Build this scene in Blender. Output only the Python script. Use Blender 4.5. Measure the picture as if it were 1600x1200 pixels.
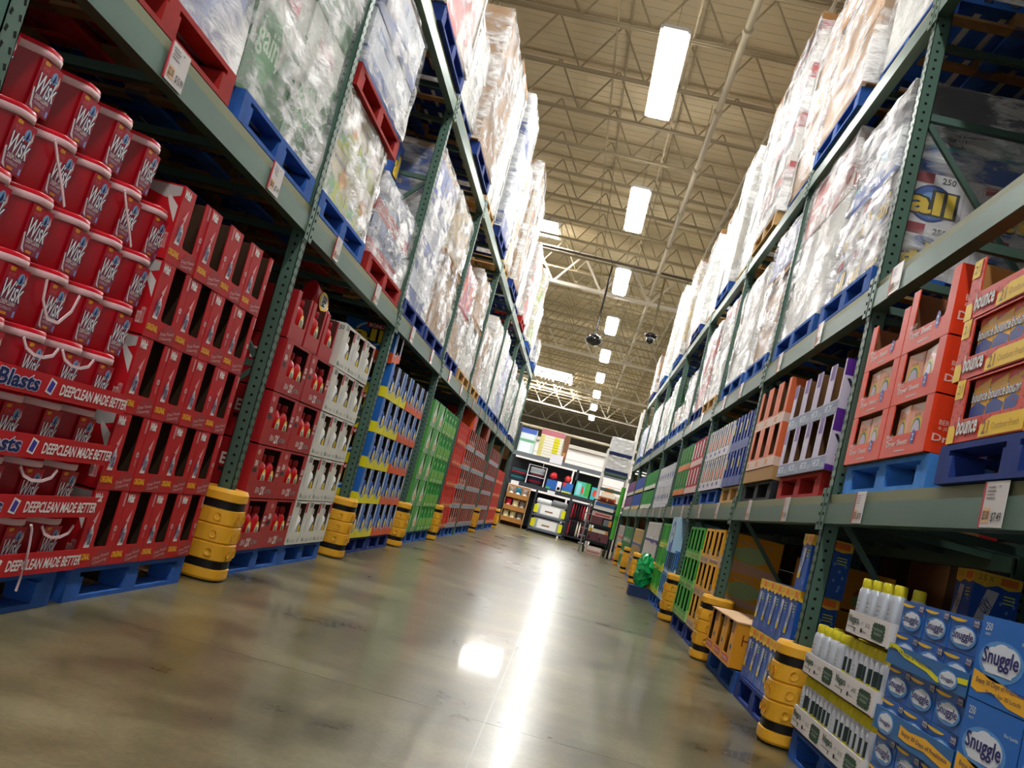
import bpy, math, random
from mathutils import Vector, Matrix
R = math.radians
SC = bpy.context.scene
COL = SC.collection
for _o in list(bpy.data.objects): bpy.data.objects.remove(_o)

# ------------------------------------------------------------------ camera, world, exposure
YAW, PITCH, ROLL, FPX, CZ = -0.0853, 0.1062, 0.2551, 1626.9, 0.8712
fw = Vector((math.sin(YAW)*math.cos(PITCH), math.cos(YAW)*math.cos(PITCH), math.sin(PITCH)))
r0 = fw.cross(Vector((0, 0, 1))).normalized(); u0 = r0.cross(fw)
rr = r0*math.cos(ROLL)+u0*math.sin(ROLL); uu = -r0*math.sin(ROLL)+u0*math.cos(ROLL)
cd = bpy.data.cameras.new('camera'); cam = bpy.data.objects.new('camera', cd); COL.objects.link(cam)
cd.sensor_fit = 'HORIZONTAL'; cd.sensor_width = 36; cd.lens = FPX/1600*36; cd.clip_start = .05; cd.clip_end = 300
m = Matrix((rr, uu, -fw)).transposed().to_4x4(); m.translation = Vector((0, 0, CZ)); cam.matrix_world = m
SC.camera = cam
W = bpy.data.worlds.new('world'); SC.world = W; W.use_nodes = True
W.node_tree.nodes['Background'].inputs[0].default_value = (.95, .97, 1, 1)
W.node_tree.nodes['Background'].inputs[1].default_value = .45
SC.view_settings.view_transform = 'Standard'; SC.view_settings.look = 'None'
SC.view_settings.gamma = 1; SC.view_settings.use_curve_mapping = False
SC.view_settings.exposure = 0.7
LAMP = 56.0      # emission of a fluorescent diffuser
SKYL = 40.0      # emission of a skylight lens

# ------------------------------------------------------------------ materials
def lin(h):
    h = h.lstrip('#'); c = [int(h[i:i+2], 16)/255 for i in (0, 2, 4)]
    return tuple(x/12.92 if x <= .04045 else ((x+.055)/1.055)**2.4 for x in c)+(1,)
_m = {}
def mat(hexc, rough=.5, metal=0., spec=.28, var=0., scale=6., bump=0., coat=0.):
    k = (hexc, rough, metal, spec, var, scale, bump, coat)
    if k in _m: return _m[k]
    M = bpy.data.materials.new('mat_'+hexc.strip('#')); M.use_nodes = True
    nt = M.node_tree; b = nt.nodes['Principled BSDF']
    b.inputs['Base Color'].default_value = lin(hexc); b.inputs['Roughness'].default_value = rough
    b.inputs['Metallic'].default_value = metal; b.inputs['Specular IOR Level'].default_value = spec
    b.inputs['Coat Weight'].default_value = coat; b.inputs['Coat Roughness'].default_value = .12
    if var or bump:
        tc = nt.nodes.new('ShaderNodeTexCoord'); n = nt.nodes.new('ShaderNodeTexNoise')
        n.inputs['Scale'].default_value = scale; n.inputs['Detail'].default_value = 6
        nt.links.new(tc.outputs['Object'], n.inputs['Vector'])
        if var:
            cr = nt.nodes.new('ShaderNodeValToRGB'); c = lin(hexc)
            cr.color_ramp.elements[0].position = .3; cr.color_ramp.elements[1].position = .7
            cr.color_ramp.elements[0].color = tuple(x*(1-var) for x in c[:3])+(1,)
            cr.color_ramp.elements[1].color = tuple(min(1, x*(1+var)) for x in c[:3])+(1,)
            nt.links.new(n.outputs['Fac'], cr.inputs[0]); nt.links.new(cr.outputs[0], b.inputs['Base Color'])
        if bump:
            bp = nt.nodes.new('ShaderNodeBump'); bp.inputs['Strength'].default_value = bump; bp.inputs['Distance'].default_value = .01
            nt.links.new(n.outputs['Fac'], bp.inputs['Height']); nt.links.new(bp.outputs[0], b.inputs['Normal'])
    _m[k] = M
    return M
def emis(name, c, s):
    M = bpy.data.materials.new(name); M.use_nodes = True; nt = M.node_tree; nt.nodes.clear()
    o = nt.nodes.new('ShaderNodeOutputMaterial'); e = nt.nodes.new('ShaderNodeEmission')
    e.inputs[0].default_value = c; e.inputs[1].default_value = s; nt.links.new(e.outputs[0], o.inputs[0]); return M
def floor_mat():
    M = bpy.data.materials.new('polished_concrete'); M.use_nodes = True; nt = M.node_tree; b = nt.nodes['Principled BSDF']
    tc = nt.nodes.new('ShaderNodeTexCoord'); L = nt.links.new
    n = nt.nodes.new('ShaderNodeTexNoise'); n.inputs['Scale'].default_value = 1.3; n.inputs['Detail'].default_value = 9; n.inputs['Roughness'].default_value = .62
    n2 = nt.nodes.new('ShaderNodeTexNoise'); n2.inputs['Scale'].default_value = 45; n2.inputs['Detail'].default_value = 4
    L(tc.outputs['Object'], n.inputs['Vector']); L(tc.outputs['Object'], n2.inputs['Vector'])
    cr = nt.nodes.new('ShaderNodeValToRGB'); e = cr.color_ramp.elements
    e[0].position = .32; e[0].color = lin('#3d3824'); e[1].position = .72; e[1].color = lin('#8a8364')
    x = cr.color_ramp.elements.new(.5); x.color = lin('#655e43')
    mx = nt.nodes.new('ShaderNodeMixRGB'); mx.blend_type = 'OVERLAY'; mx.inputs[0].default_value = .35
    L(n.outputs['Fac'], cr.inputs[0]); L(cr.outputs[0], mx.inputs[1]); L(n2.outputs['Fac'], mx.inputs[2]); L(mx.outputs[0], b.inputs['Base Color'])
    mr = nt.nodes.new('ShaderNodeMapRange'); mr.inputs[3].default_value = .2; mr.inputs[4].default_value = .4
    L(n.outputs['Fac'], mr.inputs[0]); L(mr.outputs[0], b.inputs['Roughness'])
    b.inputs['Specular IOR Level'].default_value = .2; b.inputs['Coat Weight'].default_value = .3; b.inputs['Coat Roughness'].default_value = .07
    bp = nt.nodes.new('ShaderNodeBump'); bp.inputs['Strength'].default_value = .06; bp.inputs['Distance'].default_value = .01
    n3 = nt.nodes.new('ShaderNodeTexNoise'); n3.inputs['Scale'].default_value = 2.2; n3.inputs['Detail'].default_value = 3
    L(tc.outputs['Object'], n3.inputs['Vector']); L(n3.outputs['Fac'], bp.inputs['Height']); L(bp.outputs[0], b.inputs['Normal'])
    return M
_wr = {}
def wrap_mat(kind=0):
    """clear stretch film: mostly see-through with milky streaks that also carry painted-in white glare"""
    if kind in _wr: return _wr[kind]
    M = bpy.data.materials.new('stretch_film'); M.use_nodes = True; nt = M.node_tree; L = nt.links.new
    b = nt.nodes['Principled BSDF']; out = nt.nodes['Material Output']
    b.inputs['Base Color'].default_value = (.95, .96, .95, 1); b.inputs['Roughness'].default_value = .18
    b.inputs['Specular IOR Level'].default_value = 1.
    tc = nt.nodes.new('ShaderNodeTexCoord'); mp = nt.nodes.new('ShaderNodeMapping')
    rots = [(0, .6, .4), (.3, -.8, .9), (.6, .9, -.3), (.2, 1.2, .2), (1.1, .3, .5)][kind % 5]
    mp.inputs['Rotation'].default_value = rots; mp.inputs['Scale'].default_value = (3.5, 3.5, 13.)
    n = nt.nodes.new('ShaderNodeTexNoise'); n.inputs['Scale'].default_value = 1.; n.inputs['Detail'].default_value = 8; n.inputs['Roughness'].default_value = .7
    n.inputs['Distortion'].default_value = .5
    L(tc.outputs['Object'], mp.inputs[0]); L(mp.outputs[0], n.inputs['Vector'])
    nb = nt.nodes.new('ShaderNodeTexNoise'); nb.inputs['Scale'].default_value = 2.2; nb.inputs['Detail'].default_value = 3
    L(tc.outputs['Object'], nb.inputs['Vector'])
    mul = nt.nodes.new('ShaderNodeMath'); mul.operation = 'MULTIPLY'; L(n.outputs['Fac'], mul.inputs[0]); L(nb.outputs['Fac'], mul.inputs[1])
    cr = nt.nodes.new('ShaderNodeValToRGB'); e = cr.color_ramp.elements
    e[0].position = .19; e[0].color = (.1, .1, .1, 1); e[1].position = .34; e[1].color = (.92, .92, .92, 1)  # ramp kept bright so the streaks hold painted glare too
    L(mul.outputs[0], cr.inputs[0])
    tr = nt.nodes.new('ShaderNodeBsdfTransparent'); mx = nt.nodes.new('ShaderNodeMixShader')
    L(cr.outputs[0], mx.inputs[0]); L(tr.outputs[0], mx.inputs[1]); L(b.outputs[0], mx.inputs[2]); L(mx.outputs[0], out.inputs[0])
    bp = nt.nodes.new('ShaderNodeBump'); bp.inputs['Strength'].default_value = .9; bp.inputs['Distance'].default_value = .03
    L(n.outputs['Fac'], bp.inputs['Height']); L(bp.outputs[0], b.inputs['Normal'])
    _wr[kind] = M
    return M

# ------------------------------------------------------------------ mesh builder
V = Vector
class MB:
    def __init__(s): s.v = []; s.f = []; s.m = []; s.sm = []; s.mats = []
    def mi(s, m):
        if m not in s.mats: s.mats.append(m)
        return s.mats.index(m)
    def face(s, pts, m, smooth=False):
        n = len(s.v); s.v += [tuple(p) for p in pts]; s.f.append(tuple(range(n, n+len(pts)))); s.m.append(s.mi(m)); s.sm.append(smooth)
    def raw(s, vs, fs, m, smooth=False):
        n = len(s.v); s.v += [tuple(p) for p in vs]; k = s.mi(m)
        for f in fs: s.f.append(tuple(i+n for i in f)); s.m.append(k); s.sm.append(smooth)
    def box(s, x0, y0, z0, x1, y1, z1, m, rot=None):
        vs = [V((x, y, z)) for z in (z0, z1) for y in (y0, y1) for x in (x0, x1)]
        if rot:
            c = V(((x0+x1)/2, (y0+y1)/2, (z0+z1)/2)); vs = [c+rot @ (q-c) for q in vs]
        s.raw(vs, [(0, 2, 3, 1), (4, 5, 7, 6), (0, 1, 5, 4), (2, 6, 7, 3), (0, 4, 6, 2), (1, 3, 7, 5)], m)
    def bar(s, a, b, w, h, m, up=V((0, 0, 1))):
        a = V(a); b = V(b); d = (b-a).normalized(); x = d.cross(up)
        if x.length < 1e-4: x = d.cross(V((1, 0, 0)))
        x.normalize(); y = x.cross(d); vs = []
        for q in (a, b):
            for sx, sy in ((-1, -1), (1, -1), (1, 1), (-1, 1)): vs.append(q+x*sx*w/2+y*sy*h/2)
        s.raw(vs, [(3, 2, 1, 0), (4, 5, 6, 7), (0, 1, 5, 4), (1, 2, 6, 5), (2, 3, 7, 6), (3, 0, 4, 7)], m)
    def rings(s, rings, m, smooth=True, cap0=True, cap1=True):
        k = len(rings[0]); vs = [p for r in rings for p in r]; fs = []
        for i in range(len(rings)-1):
            for j in range(k):
                a = i*k+j; b = i*k+(j+1) % k; fs.append((a, b, b+k, a+k))
        s.raw(vs, fs, m, smooth)
        if cap0: s.face(list(reversed(rings[0])), m)
        if cap1: s.face(rings[-1], m)
    def bands(s, rings, m):
        for a, b in zip(rings, rings[1:]): s.rings([a, b], m, True, False, False)
    def tube(s, pts, r, m, k=8):
        pts = [V(p) for p in pts]; rs = []
        for i, p in enumerate(pts):
            d = (pts[min(i+1, len(pts)-1)]-pts[max(i-1, 0)]).normalized()
            x = d.cross(V((0, 0, 1)))
            if x.length < 1e-3: x = V((1, 0, 0))
            x.normalize(); y = x.cross(d)
            rs.append([p+(x*math.cos(t*2*math.pi/k)+y*math.sin(t*2*math.pi/k))*r for t in range(k)])
        s.rings(rs, m)
    def lathe(s, prof, m, k=16, cx=0, cy=0, z0=0, sy=1.):
        s.rings([[(cx+r*math.cos(t*2*math.pi/k), cy+sy*r*math.sin(t*2*math.pi/k), z0+z) for t in range(k)] for z, r in prof], m)
    def mesh(s, name):
        me = bpy.data.meshes.new(name); me.from_pydata(s.v, [], s.f)
        for m in s.mats: me.materials.append(m)
        me.polygons.foreach_set('material_index', s.m); me.polygons.foreach_set('use_smooth', s.sm); me.update(); return me

_tx = {}
def glyphs(txt, off=0., shear=0.):
    k = (txt, off, shear)
    if k not in _tx:
        c = bpy.data.curves.new('t', 'FONT'); c.body = txt; c.size = 1; c.offset = off; c.shear = shear; c.resolution_u = 2; c.fill_mode = 'FRONT'
        o = bpy.data.objects.new('t', c); me = o.to_mesh()
        vs = [(v.co.x, v.co.y) for v in me.vertices]; fs = [tuple(p.vertices) for p in me.polygons]
        o.to_mesh_clear(); bpy.data.objects.remove(o); bpy.data.curves.remove(c)
        _tx[k] = (vs, fs)
    return _tx[k]
class Face:
    """a flat printed face: o = lower left corner, u to the right, v up, n towards the viewer"""
    def __init__(s, mb, o, u, v, w=1, h=1): s.mb = mb; s.o = V(o); s.u = V(u); s.v = V(v); s.n = s.u.cross(s.v); s.w = w; s.h = h; s.k = 0
    def P(s, x, y, lift): return s.o+s.u*x+s.v*y+s.n*(lift*.0007+.0004)
    def poly(s, pts, m, lift=1): s.mb.face([s.P(x*s.w, y*s.h, lift) for x, y in pts], m)
    def rect(s, x0, y0, x1, y1, m, lift=1): s.poly([(x0, y0), (x1, y0), (x1, y1), (x0, y1)], m, lift)
    def disc(s, cx, cy, rx, ry, m, lift=1, k=20, a0=0, a1=360):
        s.poly([(cx+rx*math.cos(R(a0+(a1-a0)*t/k)), cy+ry*math.sin(R(a0+(a1-a0)*t/k))) for t in range(k)], m, lift)
    def text(s, txt, x0, y0, x1, y1, m, lift=2, off=0., shear=0., rot=0.):
        if 'g' in txt and off > .012:
            dx = min(.45*off*(x1-x0)/max(1, len(txt))*2.2, .02)
            for q in (-1, 0, 1): s.text(txt, x0+q*dx, y0, x1+q*dx, y1, m, lift+.15*(q+1), .012, shear, rot)
            return
        base = glyphs(txt, 0., shear)[0]; vs, fs = glyphs(txt, off, shear)
        if not base: return
        ax = min(p[0] for p in base); bx = max(p[0] for p in base); ay = min(p[1] for p in base); by = max(p[1] for p in base)
        out = []
        cx, cy = (x0+x1)/2*s.w, (y0+y1)/2*s.h; ca, sa = math.cos(rot), math.sin(rot)
        for x, y in vs:
            X = ((x-ax)/(bx-ax)-.5)*(x1-x0)*s.w; Y = ((y-ay)/(by-ay)-.5)*(y1-y0)*s.h
            out.append(s.P(cx+X*ca-Y*sa, cy+X*sa+Y*ca, lift))
        s.mb.raw(out, fs, m)
def front(mb, w, h, y=0, z=0): return Face(mb, (-w/2, y, z), (1, 0, 0), (0, 0, 1), w, h)
def leftf(mb, w, d, h, z=0, y=0): return Face(mb, (-w/2, y+d, z), (0, -1, 0), (0, 0, 1), d, h)
def rightf(mb, w, d, h, z=0, y=0): return Face(mb, (w/2, y, z), (0, 1, 0), (0, 0, 1), d, h)

# ------------------------------------------------------------------ objects
def link(name, me, parent=None):
    o = bpy.data.objects.new(name, me); COL.objects.link(o)
    if parent is not None: o.parent = parent
    return o
def tag(o, label, cat, group=None):
    o['label'] = label; o['category'] = cat
    if group: o['group'] = group
    return o
def struct(name, mb, parent=None):
    o = link(name, mb.mesh(name), parent)
    if parent is None: o['kind'] = 'structure'
    return o
# a prototype is a list of (part name, mesh, [(sub-part name, mesh), ...]); one entry alone = a thing that is one mesh
def spawn(proto, name, label, cat, loc, rz=0, group=None, tilt=None, scale=None):
    if len(proto) == 1 and not proto[0][2]:
        o = link(name, proto[0][1])
    else:
        o = link(name, None); o.empty_display_size = .05
        for p in proto:
            c = link(p[0], p[1], o)
            if len(p) > 3: c['label'] = p[3]
            for q in p[2]: link(q[0], q[1], c)
    o.location = loc; o.rotation_euler = (tilt[0] if tilt else 0, tilt[1] if tilt else 0, rz)
    if scale: o.scale = (scale,)*3
    return tag(o, label, cat, group)
XL, XR, BAY, YL0, YR0 = -1.90, 1.29, 3.12, 5.89, 5.60
def at(S, Y, z, off=0.):     # off > 0 = deeper into the rack
    return ((XL-off, Y, z), R(90)) if S == 'L' else ((XR+off, Y, z), R(-90))
ORD = ['first', 'second', 'third', 'fourth', 'fifth', 'sixth', 'seventh', 'eighth', 'ninth', 'tenth', 'eleventh', 'twelfth', 'thirteenth', 'fourteenth', 'fifteenth', 'sixteenth', 'seventeenth', 'eighteenth', 'nineteenth', 'twentieth']
def rown(i, n): return 'bottom' if i == 0 else ('top' if i == n-1 else ORD[i])
rnd = random.Random(7)

BROWN = mat('#8a6238', .8); KRAFT = mat('#b08a5a', .8); DKBROWN = mat('#4a3320', .85)
WHITE = mat('#e4e4e0', .45); BLACK = mat('#101010', .5); YEL = mat('#f2c51d', .4); RED = mat('#b51220', .4)
GREEN = mat('#4f6e60', .42, .35, .5, .12, 3.); GREEN_D = mat('#48655a', .5, .3, .5, .1, 4.); HOLE = mat('#060807', .9)
STEP = mat('#7d8261', .5, .2); NAVY = mat('#16245e', .4)

# ------------------------------------------------------------------ setting
mb = MB(); mb.box(-30, -12, -.1, 30, 140, 0, floor_mat()); struct('floor', mb)
mb = MB(); J = mat('#5f5b49', .3)  # joint colour lightened to suggest the glint along the centre line
mb.box(-.13, -12, 0, -.125, 75, .0006, J)
for y in (4.2, 9.4, 14.6, 19.8, 25.0, 30.2, 35.4): mb.box(-1.9, y, 0, 1.29, y+.005, .0006, J)
struct('trim_1', mb)
# ceiling: ribbed deck with open-web joists
mb = MB(); DECK = mat('#d2c4a4', .8, 0, .2, .08, 1.)
z = 9.45; y = -12.
mb.box(-30, -12, z+.02, 30, 140, z+.14, DECK)
while y < 60:
    mb.box(-16, y, z+.012, 16, y+.28, z+.02, DECK); y += .30
CE = struct('ceiling', mb)
STEEL = mat('#a3967a', .6, .1); STEEL2 = mat('#b1a282', .5, .2)
def joist(hh):
    mb = MB(); x0, x1 = -14, 14
    for s in (-.035, .035):
        mb.box(x0, s-.02, 0, x1, s+.02, .045, STEEL); mb.box(x0, s-.02, hh-.045, x1, s+.02, hh, DECK)
    n = 24; dx = (x1-x0)/n
    for i in range(n):
        a = x0+i*dx
        mb.bar((a, 0, hh-.03), (a+dx/2, 0, .03), .028, .028, STEEL); mb.bar((a+dx/2, 0, .03), (a+dx, 0, hh-.03), .028, .028, STEEL)
    return mb.mesh('joist')
jm = joist(1.0); y = 4.0; ZJ = 8.42
while y < 138:
    o = link('joist', jm, CE); o.location = (0, y, ZJ); y += 1.93
gm = MB(); n = 60
for x in (-14, 14):
    pass
for xg in (0,):
    for s in (-.05, .05):
        gm.box(s-.03, -10, 0, s+.03, 74, .06, STEEL2); gm.box(s-.03, -10, 1.3, s+.03, 74, 1.36, STEEL2)
    for i in range(46):
        a = -10+i*1.82
        gm.bar((0, a, 1.33), (0, a+.91, .03), .05, .05, STEEL2); gm.bar((0, a+.91, .03), (0, a+1.82, 1.33), .05, .05, STEEL2)
gme = gm.mesh('girder')
for xg in (-7.0, 6.5):
    o = link('girder', gme, CE); o.location = (xg, 0, 8.1)
def cross_girder():
    STEEL2 = mat('#dcd4c4', .5, .1)  # paler steel: skylight glow on the trusses put into their colour
    mb = MB(); x0, x1 = -14, 14
    for s in (-.07, .07):
        mb.box(x0, s-.045, 0, x1, s+.045, .09, STEEL2); mb.box(x0, s-.045, 1.05, x1, s+.045, 1.14, STEEL2)
    n = 18; dx = (x1-x0)/n
    for i in range(n):
        a = x0+i*dx
        mb.bar((a, 0, 1.1), (a+dx/2, 0, .05), .06, .06, STEEL2); mb.bar((a+dx/2, 0, .05), (a+dx, 0, 1.1), .06, .06, STEEL2)
    return mb.mesh('cross_girder')
cg = cross_girder()
for y in (32.2, 45.5, 58.8, 72, 85.4):
    o = link('cross_girder', cg, CE); o.location = (0, y, 7.75)
mb = MB()
for x in (-1.15, .05, 2.0): mb.box(x-.015, -5, 0, x+.015, 74, .03, STEEL)
o = link('bridging', mb.mesh('bridging'), CE); o.location = (0, 0, ZJ+.03)
mb = MB()
for x in (-1.05, .15, 2.1): mb.box(x-.015, -5, 0, x+.015, 74, .03, STEEL)
o = link('bridging', mb.mesh('bridging'), CE); o.location = (0, 0, ZJ+.95)
mb = MB(); PIPE = mat('#b5ab92', .45)
mb.tube([(.76, -5, 8.05), (.76, 70, 8.05)], .055, PIPE, 12)
for y in range(8, 70, 3):
    mb.tube([(.76, y, 8.02), (.76, y+.12, 8.02)], .075, PIPE, 12); mb.bar((.76, y+.05, 8.1), (.76, y+.05, 9.4), .012, .012, STEEL)
tag(link('sprinkler_pipe', mb.mesh('sprinkler_pipe')), 'long pale sprinkler pipe hung under the roof joists beside the lamps', 'pipe')
mb = MB(); mb.tube([(1.75, -5, 8.3), (1.75, 70, 8.3)], .025, PIPE, 8)
tag(link('conduit_pipe', mb.mesh('conduit_pipe')), 'thin metal conduit running along the ceiling near the right rack', 'pipe')
mb = MB(); mb.tube([(-13, 29.4, 8.15), (13, 29.4, 8.15)], .035, mat('#5b5545', .5), 8)
tag(link('cable_conduit', mb.mesh('cable_conduit')), 'dark cable run crossing the ceiling before the camera dome', 'pipe')
mb = MB(); WL = mat('#efe9e6', .7)
mb.box(-30, 139.9, 0, 30, 140, 9.5, WL); struct('wall_back', mb)
mb = MB(); mb.box(-7, 45.0, 0, 7, 45.12, 3.6, WL)
for z in (1.6, 2.4, 3.1): mb.box(-7, 44.99, z, 7, 45.0, z+.02, mat('#a5a09a', .6))
struct('wall_far', mb)
mb = MB(); mb.box(-7, 44.85, 3.6, 7, 45.15, 3.75, mat('#c9c4b8', .5)); mb.tube([(-7, 44.7, 4.1), (7, 44.7, 4.1)], .06, PIPE, 10)
struct('trim_2', mb)
SK = emis('skylight_lens', (1, .98, 1, 1), SKYL)
SKF = mat('#c8c4bb', .5)
for i, (x, y, w, l) in enumerate([(-3.1, 31.8, 1.15, 1.9), (-3.3, 67, 2.6, 5), (-9.5, 31.8, 1.2, 2.4), (5.2, 31.8, 1.2, 2.4), (5.2, 17.5, 1.2, 2.4), (-7.5, 17.5, 1.2, 2.4)]):
    mb = MB(); mb.box(x-w/2, y-l/2, 9.40, x+w/2, y+l/2, 9.43, SK)
    for a, b, c, d in ((x-w/2-.1, y-l/2-.1, x-w/2, y+l/2+.1), (x+w/2, y-l/2-.1, x+w/2+.1, y+l/2+.1), (x-w/2, y-l/2-.1, x+w/2, y-l/2), (x-w/2, y+l/2, x+w/2, y+l/2+.1)):
        mb.box(a, b, 9.28, c, d, 9.445, SKF)
    struct('window_%d' % (i+1), mb)

# ------------------------------------------------------------------ ceiling lights
LENS = emis('lamp_lens', (1, .985, .96, 1), LAMP)
mb = MB(); hm = mat('#dcdcd8', .4)
mb.box(-.16, -1.5, .0, .16, 1.5, .05, hm); mb.box(-.2, -1.5, -.02, -.16, 1.5, .03, hm); mb.box(.16, -1.5, -.02, .2, 1.5, .03, hm)
hous = mb.mesh('housing')
mb = MB(); mb.box(-.145, -1.42, -.05, .145, 1.42, -.001, LENS); lens = mb.mesh('diffuser')
UPL = emis('added_uplight_glow', (1, .96, .86, 1), LAMP*.2)  # glowing strips added on the housings to brighten the ceiling
mb = MB()
for x in (-.12, .06): mb.box(x, -1.4, .051, x+.06, 1.4, .056, UPL)
slot = mb.mesh('added_uplight')
mb = MB()
for y in (-1.2, 1.2): mb.bar((0, y, .05), (0, y, 1.3), .006, .006, mat('#77705f', .5))
hang = mb.mesh('hanger_wire')
LY = [14.3+6.6*i for i in range(9)]; LX = -.2
for i, y in enumerate(LY):
    spawn([('housing', hous, []), ('diffuser', lens, []), ('added_uplight', slot, []), ('hanger_wire', hang, [])], 'ceiling_light', 'bright white fluorescent ceiling light above the aisle, %s from the viewer' % ORD[i], 'light', (LX, y, 7.2), 0, 'ceiling lights over the aisle')
for i, y in enumerate((7.7, 1.1, -5.5)):
    spawn([('housing', hous, []), ('diffuser', lens, []), ('added_uplight', slot, []), ('hanger_wire', hang, [])], 'ceiling_light', 'fluorescent ceiling light over the near end of the aisle, outside the frame, %s' % ['first overhead', 'second overhead', 'behind the viewer'][i], 'light', (LX, y, 7.2), 0, 'ceiling lights over the aisle')
for sx, nm in ((-5.6, 'left'), (5.2, 'right')):  # unseen lamps added to lift the far ceiling
    for i in range(8):
        spawn([('housing', hous, []), ('diffuser', lens, []), ('added_uplight', slot, []), ('hanger_wire', hang, [])], 'ceiling_light', 'added unseen fill light over the next aisle to the %s, %s from near' % (nm, ORD[i]), 'light', (sx, 27.5+6.6*i, 7.2), 0, 'added fill lights over the next aisles')
# camera dome on a rod, second camera
mb = MB(); bk = mat('#0d0d0f', .15, 0, .8)
mb.lathe([(0, .003), (.02, .1), (.07, .19), (.14, .24), (.2, .25)], bk, 20)
dome = mb.mesh('dome'); mb = MB(); mb.lathe([(.2, .255), (.24, .255), (.3, .2), (.36, .06), (.38, .03)], bk, 20)
for k in range(7):
    a = k*2*math.pi/7; mb.box(.253*math.cos(a)-.02, .253*math.sin(a)-.02, .235, .253*math.cos(a)+.02, .253*math.sin(a)+.02, .245, WHITE)
cap = mb.mesh('dome_cap'); mb = MB(); mb.tube([(0, 0, .36), (0, 0, 2.56)], .03, bk, 10); rod = mb.mesh('rod')
spawn([('dome', dome, []), ('dome_cap', cap, []), ('rod', rod, [])], 'hanging_camera_dome', 'black security camera dome hanging on a long black rod', 'camera', (-.6, 31.02, 5.9))
mb = MB(); mb.lathe([(0, .02), (.05, .1), (.12, .12), (.2, .12)], bk, 16); dm2 = mb.mesh('dome')
mb = MB(); mb.lathe([(.2, .15), (.26, .2), (.3, .2), (.34, .1)], bk, 16); mb.box(-.03, -.03, .34, .03, .03, 2.1, mat('#8c8064', .5)); br = mb.mesh('bracket')
spawn([('dome', dm2, []), ('bracket', br, [])], 'ceiling_camera', 'small black security camera mounted below the joists, right of the lamps', 'camera', (1.036, 31.02, 6.36))

# ------------------------------------------------------------------ pallet racks
def column(h):
    mb = MB(); w, d, t = .085, .08, .004
    mb.box(-w/2, 0, 0, w/2, t, h, GREEN); mb.box(-w/2, 0, 0, -w/2+t, d, h, GREEN); mb.box(w/2-t, 0, 0, w/2, d, h, GREEN)
    mb.box(-w/2, d-t, 0, -w/2+.02, d, h, GREEN); mb.box(w/2-.02, d-t, 0, w/2, d, h, GREEN)
    mb.box(-.09, -.02, 0, .09, d+.03, .01, GREEN)
    z = .08
    while z < h-.03:
        for x in (-.024, .024): mb.box(x-.006, -.0008, z-.010, x+.006, .001, z+.010, HOLE, Matrix.Rotation(R(18 if x < 0 else -18), 3, 'Y'))
        for sx in (-1, 1): mb.box(sx*w/2-.0008, .03, z+.018, sx*w/2+.0008, .044, z+.032, HOLE)
        z += .0508
    return mb.mesh('upright')
def brace_mesh(levels, depth):
    mb = MB(); z = .15; i = 0; zs = [.15]
    while zs[-1]+1.1 < 4.2: zs.append(zs[-1]+1.1)
    out = []
    for z in zs: mb = MB(); mb.box(-.02, .08, z-.02, .02, depth-.08, z+.02, GREEN_D); out.append(mb.mesh('cross_brace'))
    return out, zs
def rack(S, Y0, ks, levels, label, htop):
    root = link('pallet_rack', None); tag(root, label, 'rack')
    depth = 1.08; colm = column(htop)
    hb, zs = brace_mesh(levels, depth)
    dgm = []
    for i_, (a, b) in enumerate(zip(zs, zs[1:])): 
        dg = MB(); dg.bar((0, .09 if i_ % 2 else depth-.09, a+.04), (0, depth-.09 if i_ % 2 else .09, b-.04), .03, .03, GREEN_D); dgm.append(dg.mesh('diagonal_brace'))
    bm_ = MB(); bw = BAY-.085
    bm_.box(-bw/2, -.012, 0, bw/2, .05, .105, GREEN); bm_.box(-bw/2, .0, .105, bw/2, .05, .155, STEP)
    bm_.box(-bw/2, .03, .105, bw/2, .055, .16, GREEN)
    beam = bm_.mesh('beam')
    conns = []
    for sx in (-1, 1):
        cn = MB(); conns.append(cn)
        cn.box(sx*bw/2-.03, -.016, -.035, sx*bw/2+.034, -.011, .19, GREEN)
        for z in (.0, .05, .1, .15): cn.box(sx*bw/2-.004, -.019, z-.008, sx*bw/2+.008, -.0155, z+.008, HOLE)
    conns = [q.mesh('beam_connector') for q in conns]
    cbars = []
    for i in range(4):
        cb = MB(); x = -bw/2+bw*(i+.5)/4; cb.box(x-.02, .05, .06, x+.02, depth-.05, .1, GREEN_D); cbars.append(cb.mesh('support_bar'))
    for k in ks:
        Y = Y0+k*BAY; (loc, rz) = at(S, Y, 0)
        def put(n, me, l, par=root, r=rz):
            o = link(n, me, par); o.location = l; o.rotation_euler = (0, 0, r); return o
        u = put('upright', colm, loc)
        l2, _ = at(S, Y, 0, depth); put('rear_upright', colm, l2, r=rz+math.pi)
        [put('cross_brace', q, loc) for q in hb]; [put('diagonal_brace', q, loc) for q in dgm]
        if k != ks[-1]:
            for zl in levels:
                l, _ = at(S, Y+BAY/2, zl); b = put('beam', beam, l); [link('beam_connector', q, b) for q in conns]
                l, _ = at(S, Y+BAY/2, zl, depth); put('rear_beam', beam, l, r=rz+math.pi); l, _ = at(S, Y+BAY/2, zl); [put('support_bar', q, l) for q in cbars]
    return root
rack('L', YL0, list(range(-1, 8)), (2.062, 4.075), 'green steel pallet rack along the left side of the aisle', 4.25)
rack('R', YR0, list(range(-1, 8)), (1.154, 2.32, 4.011), 'green steel pallet rack along the right side of the aisle', 4.2)

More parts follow.
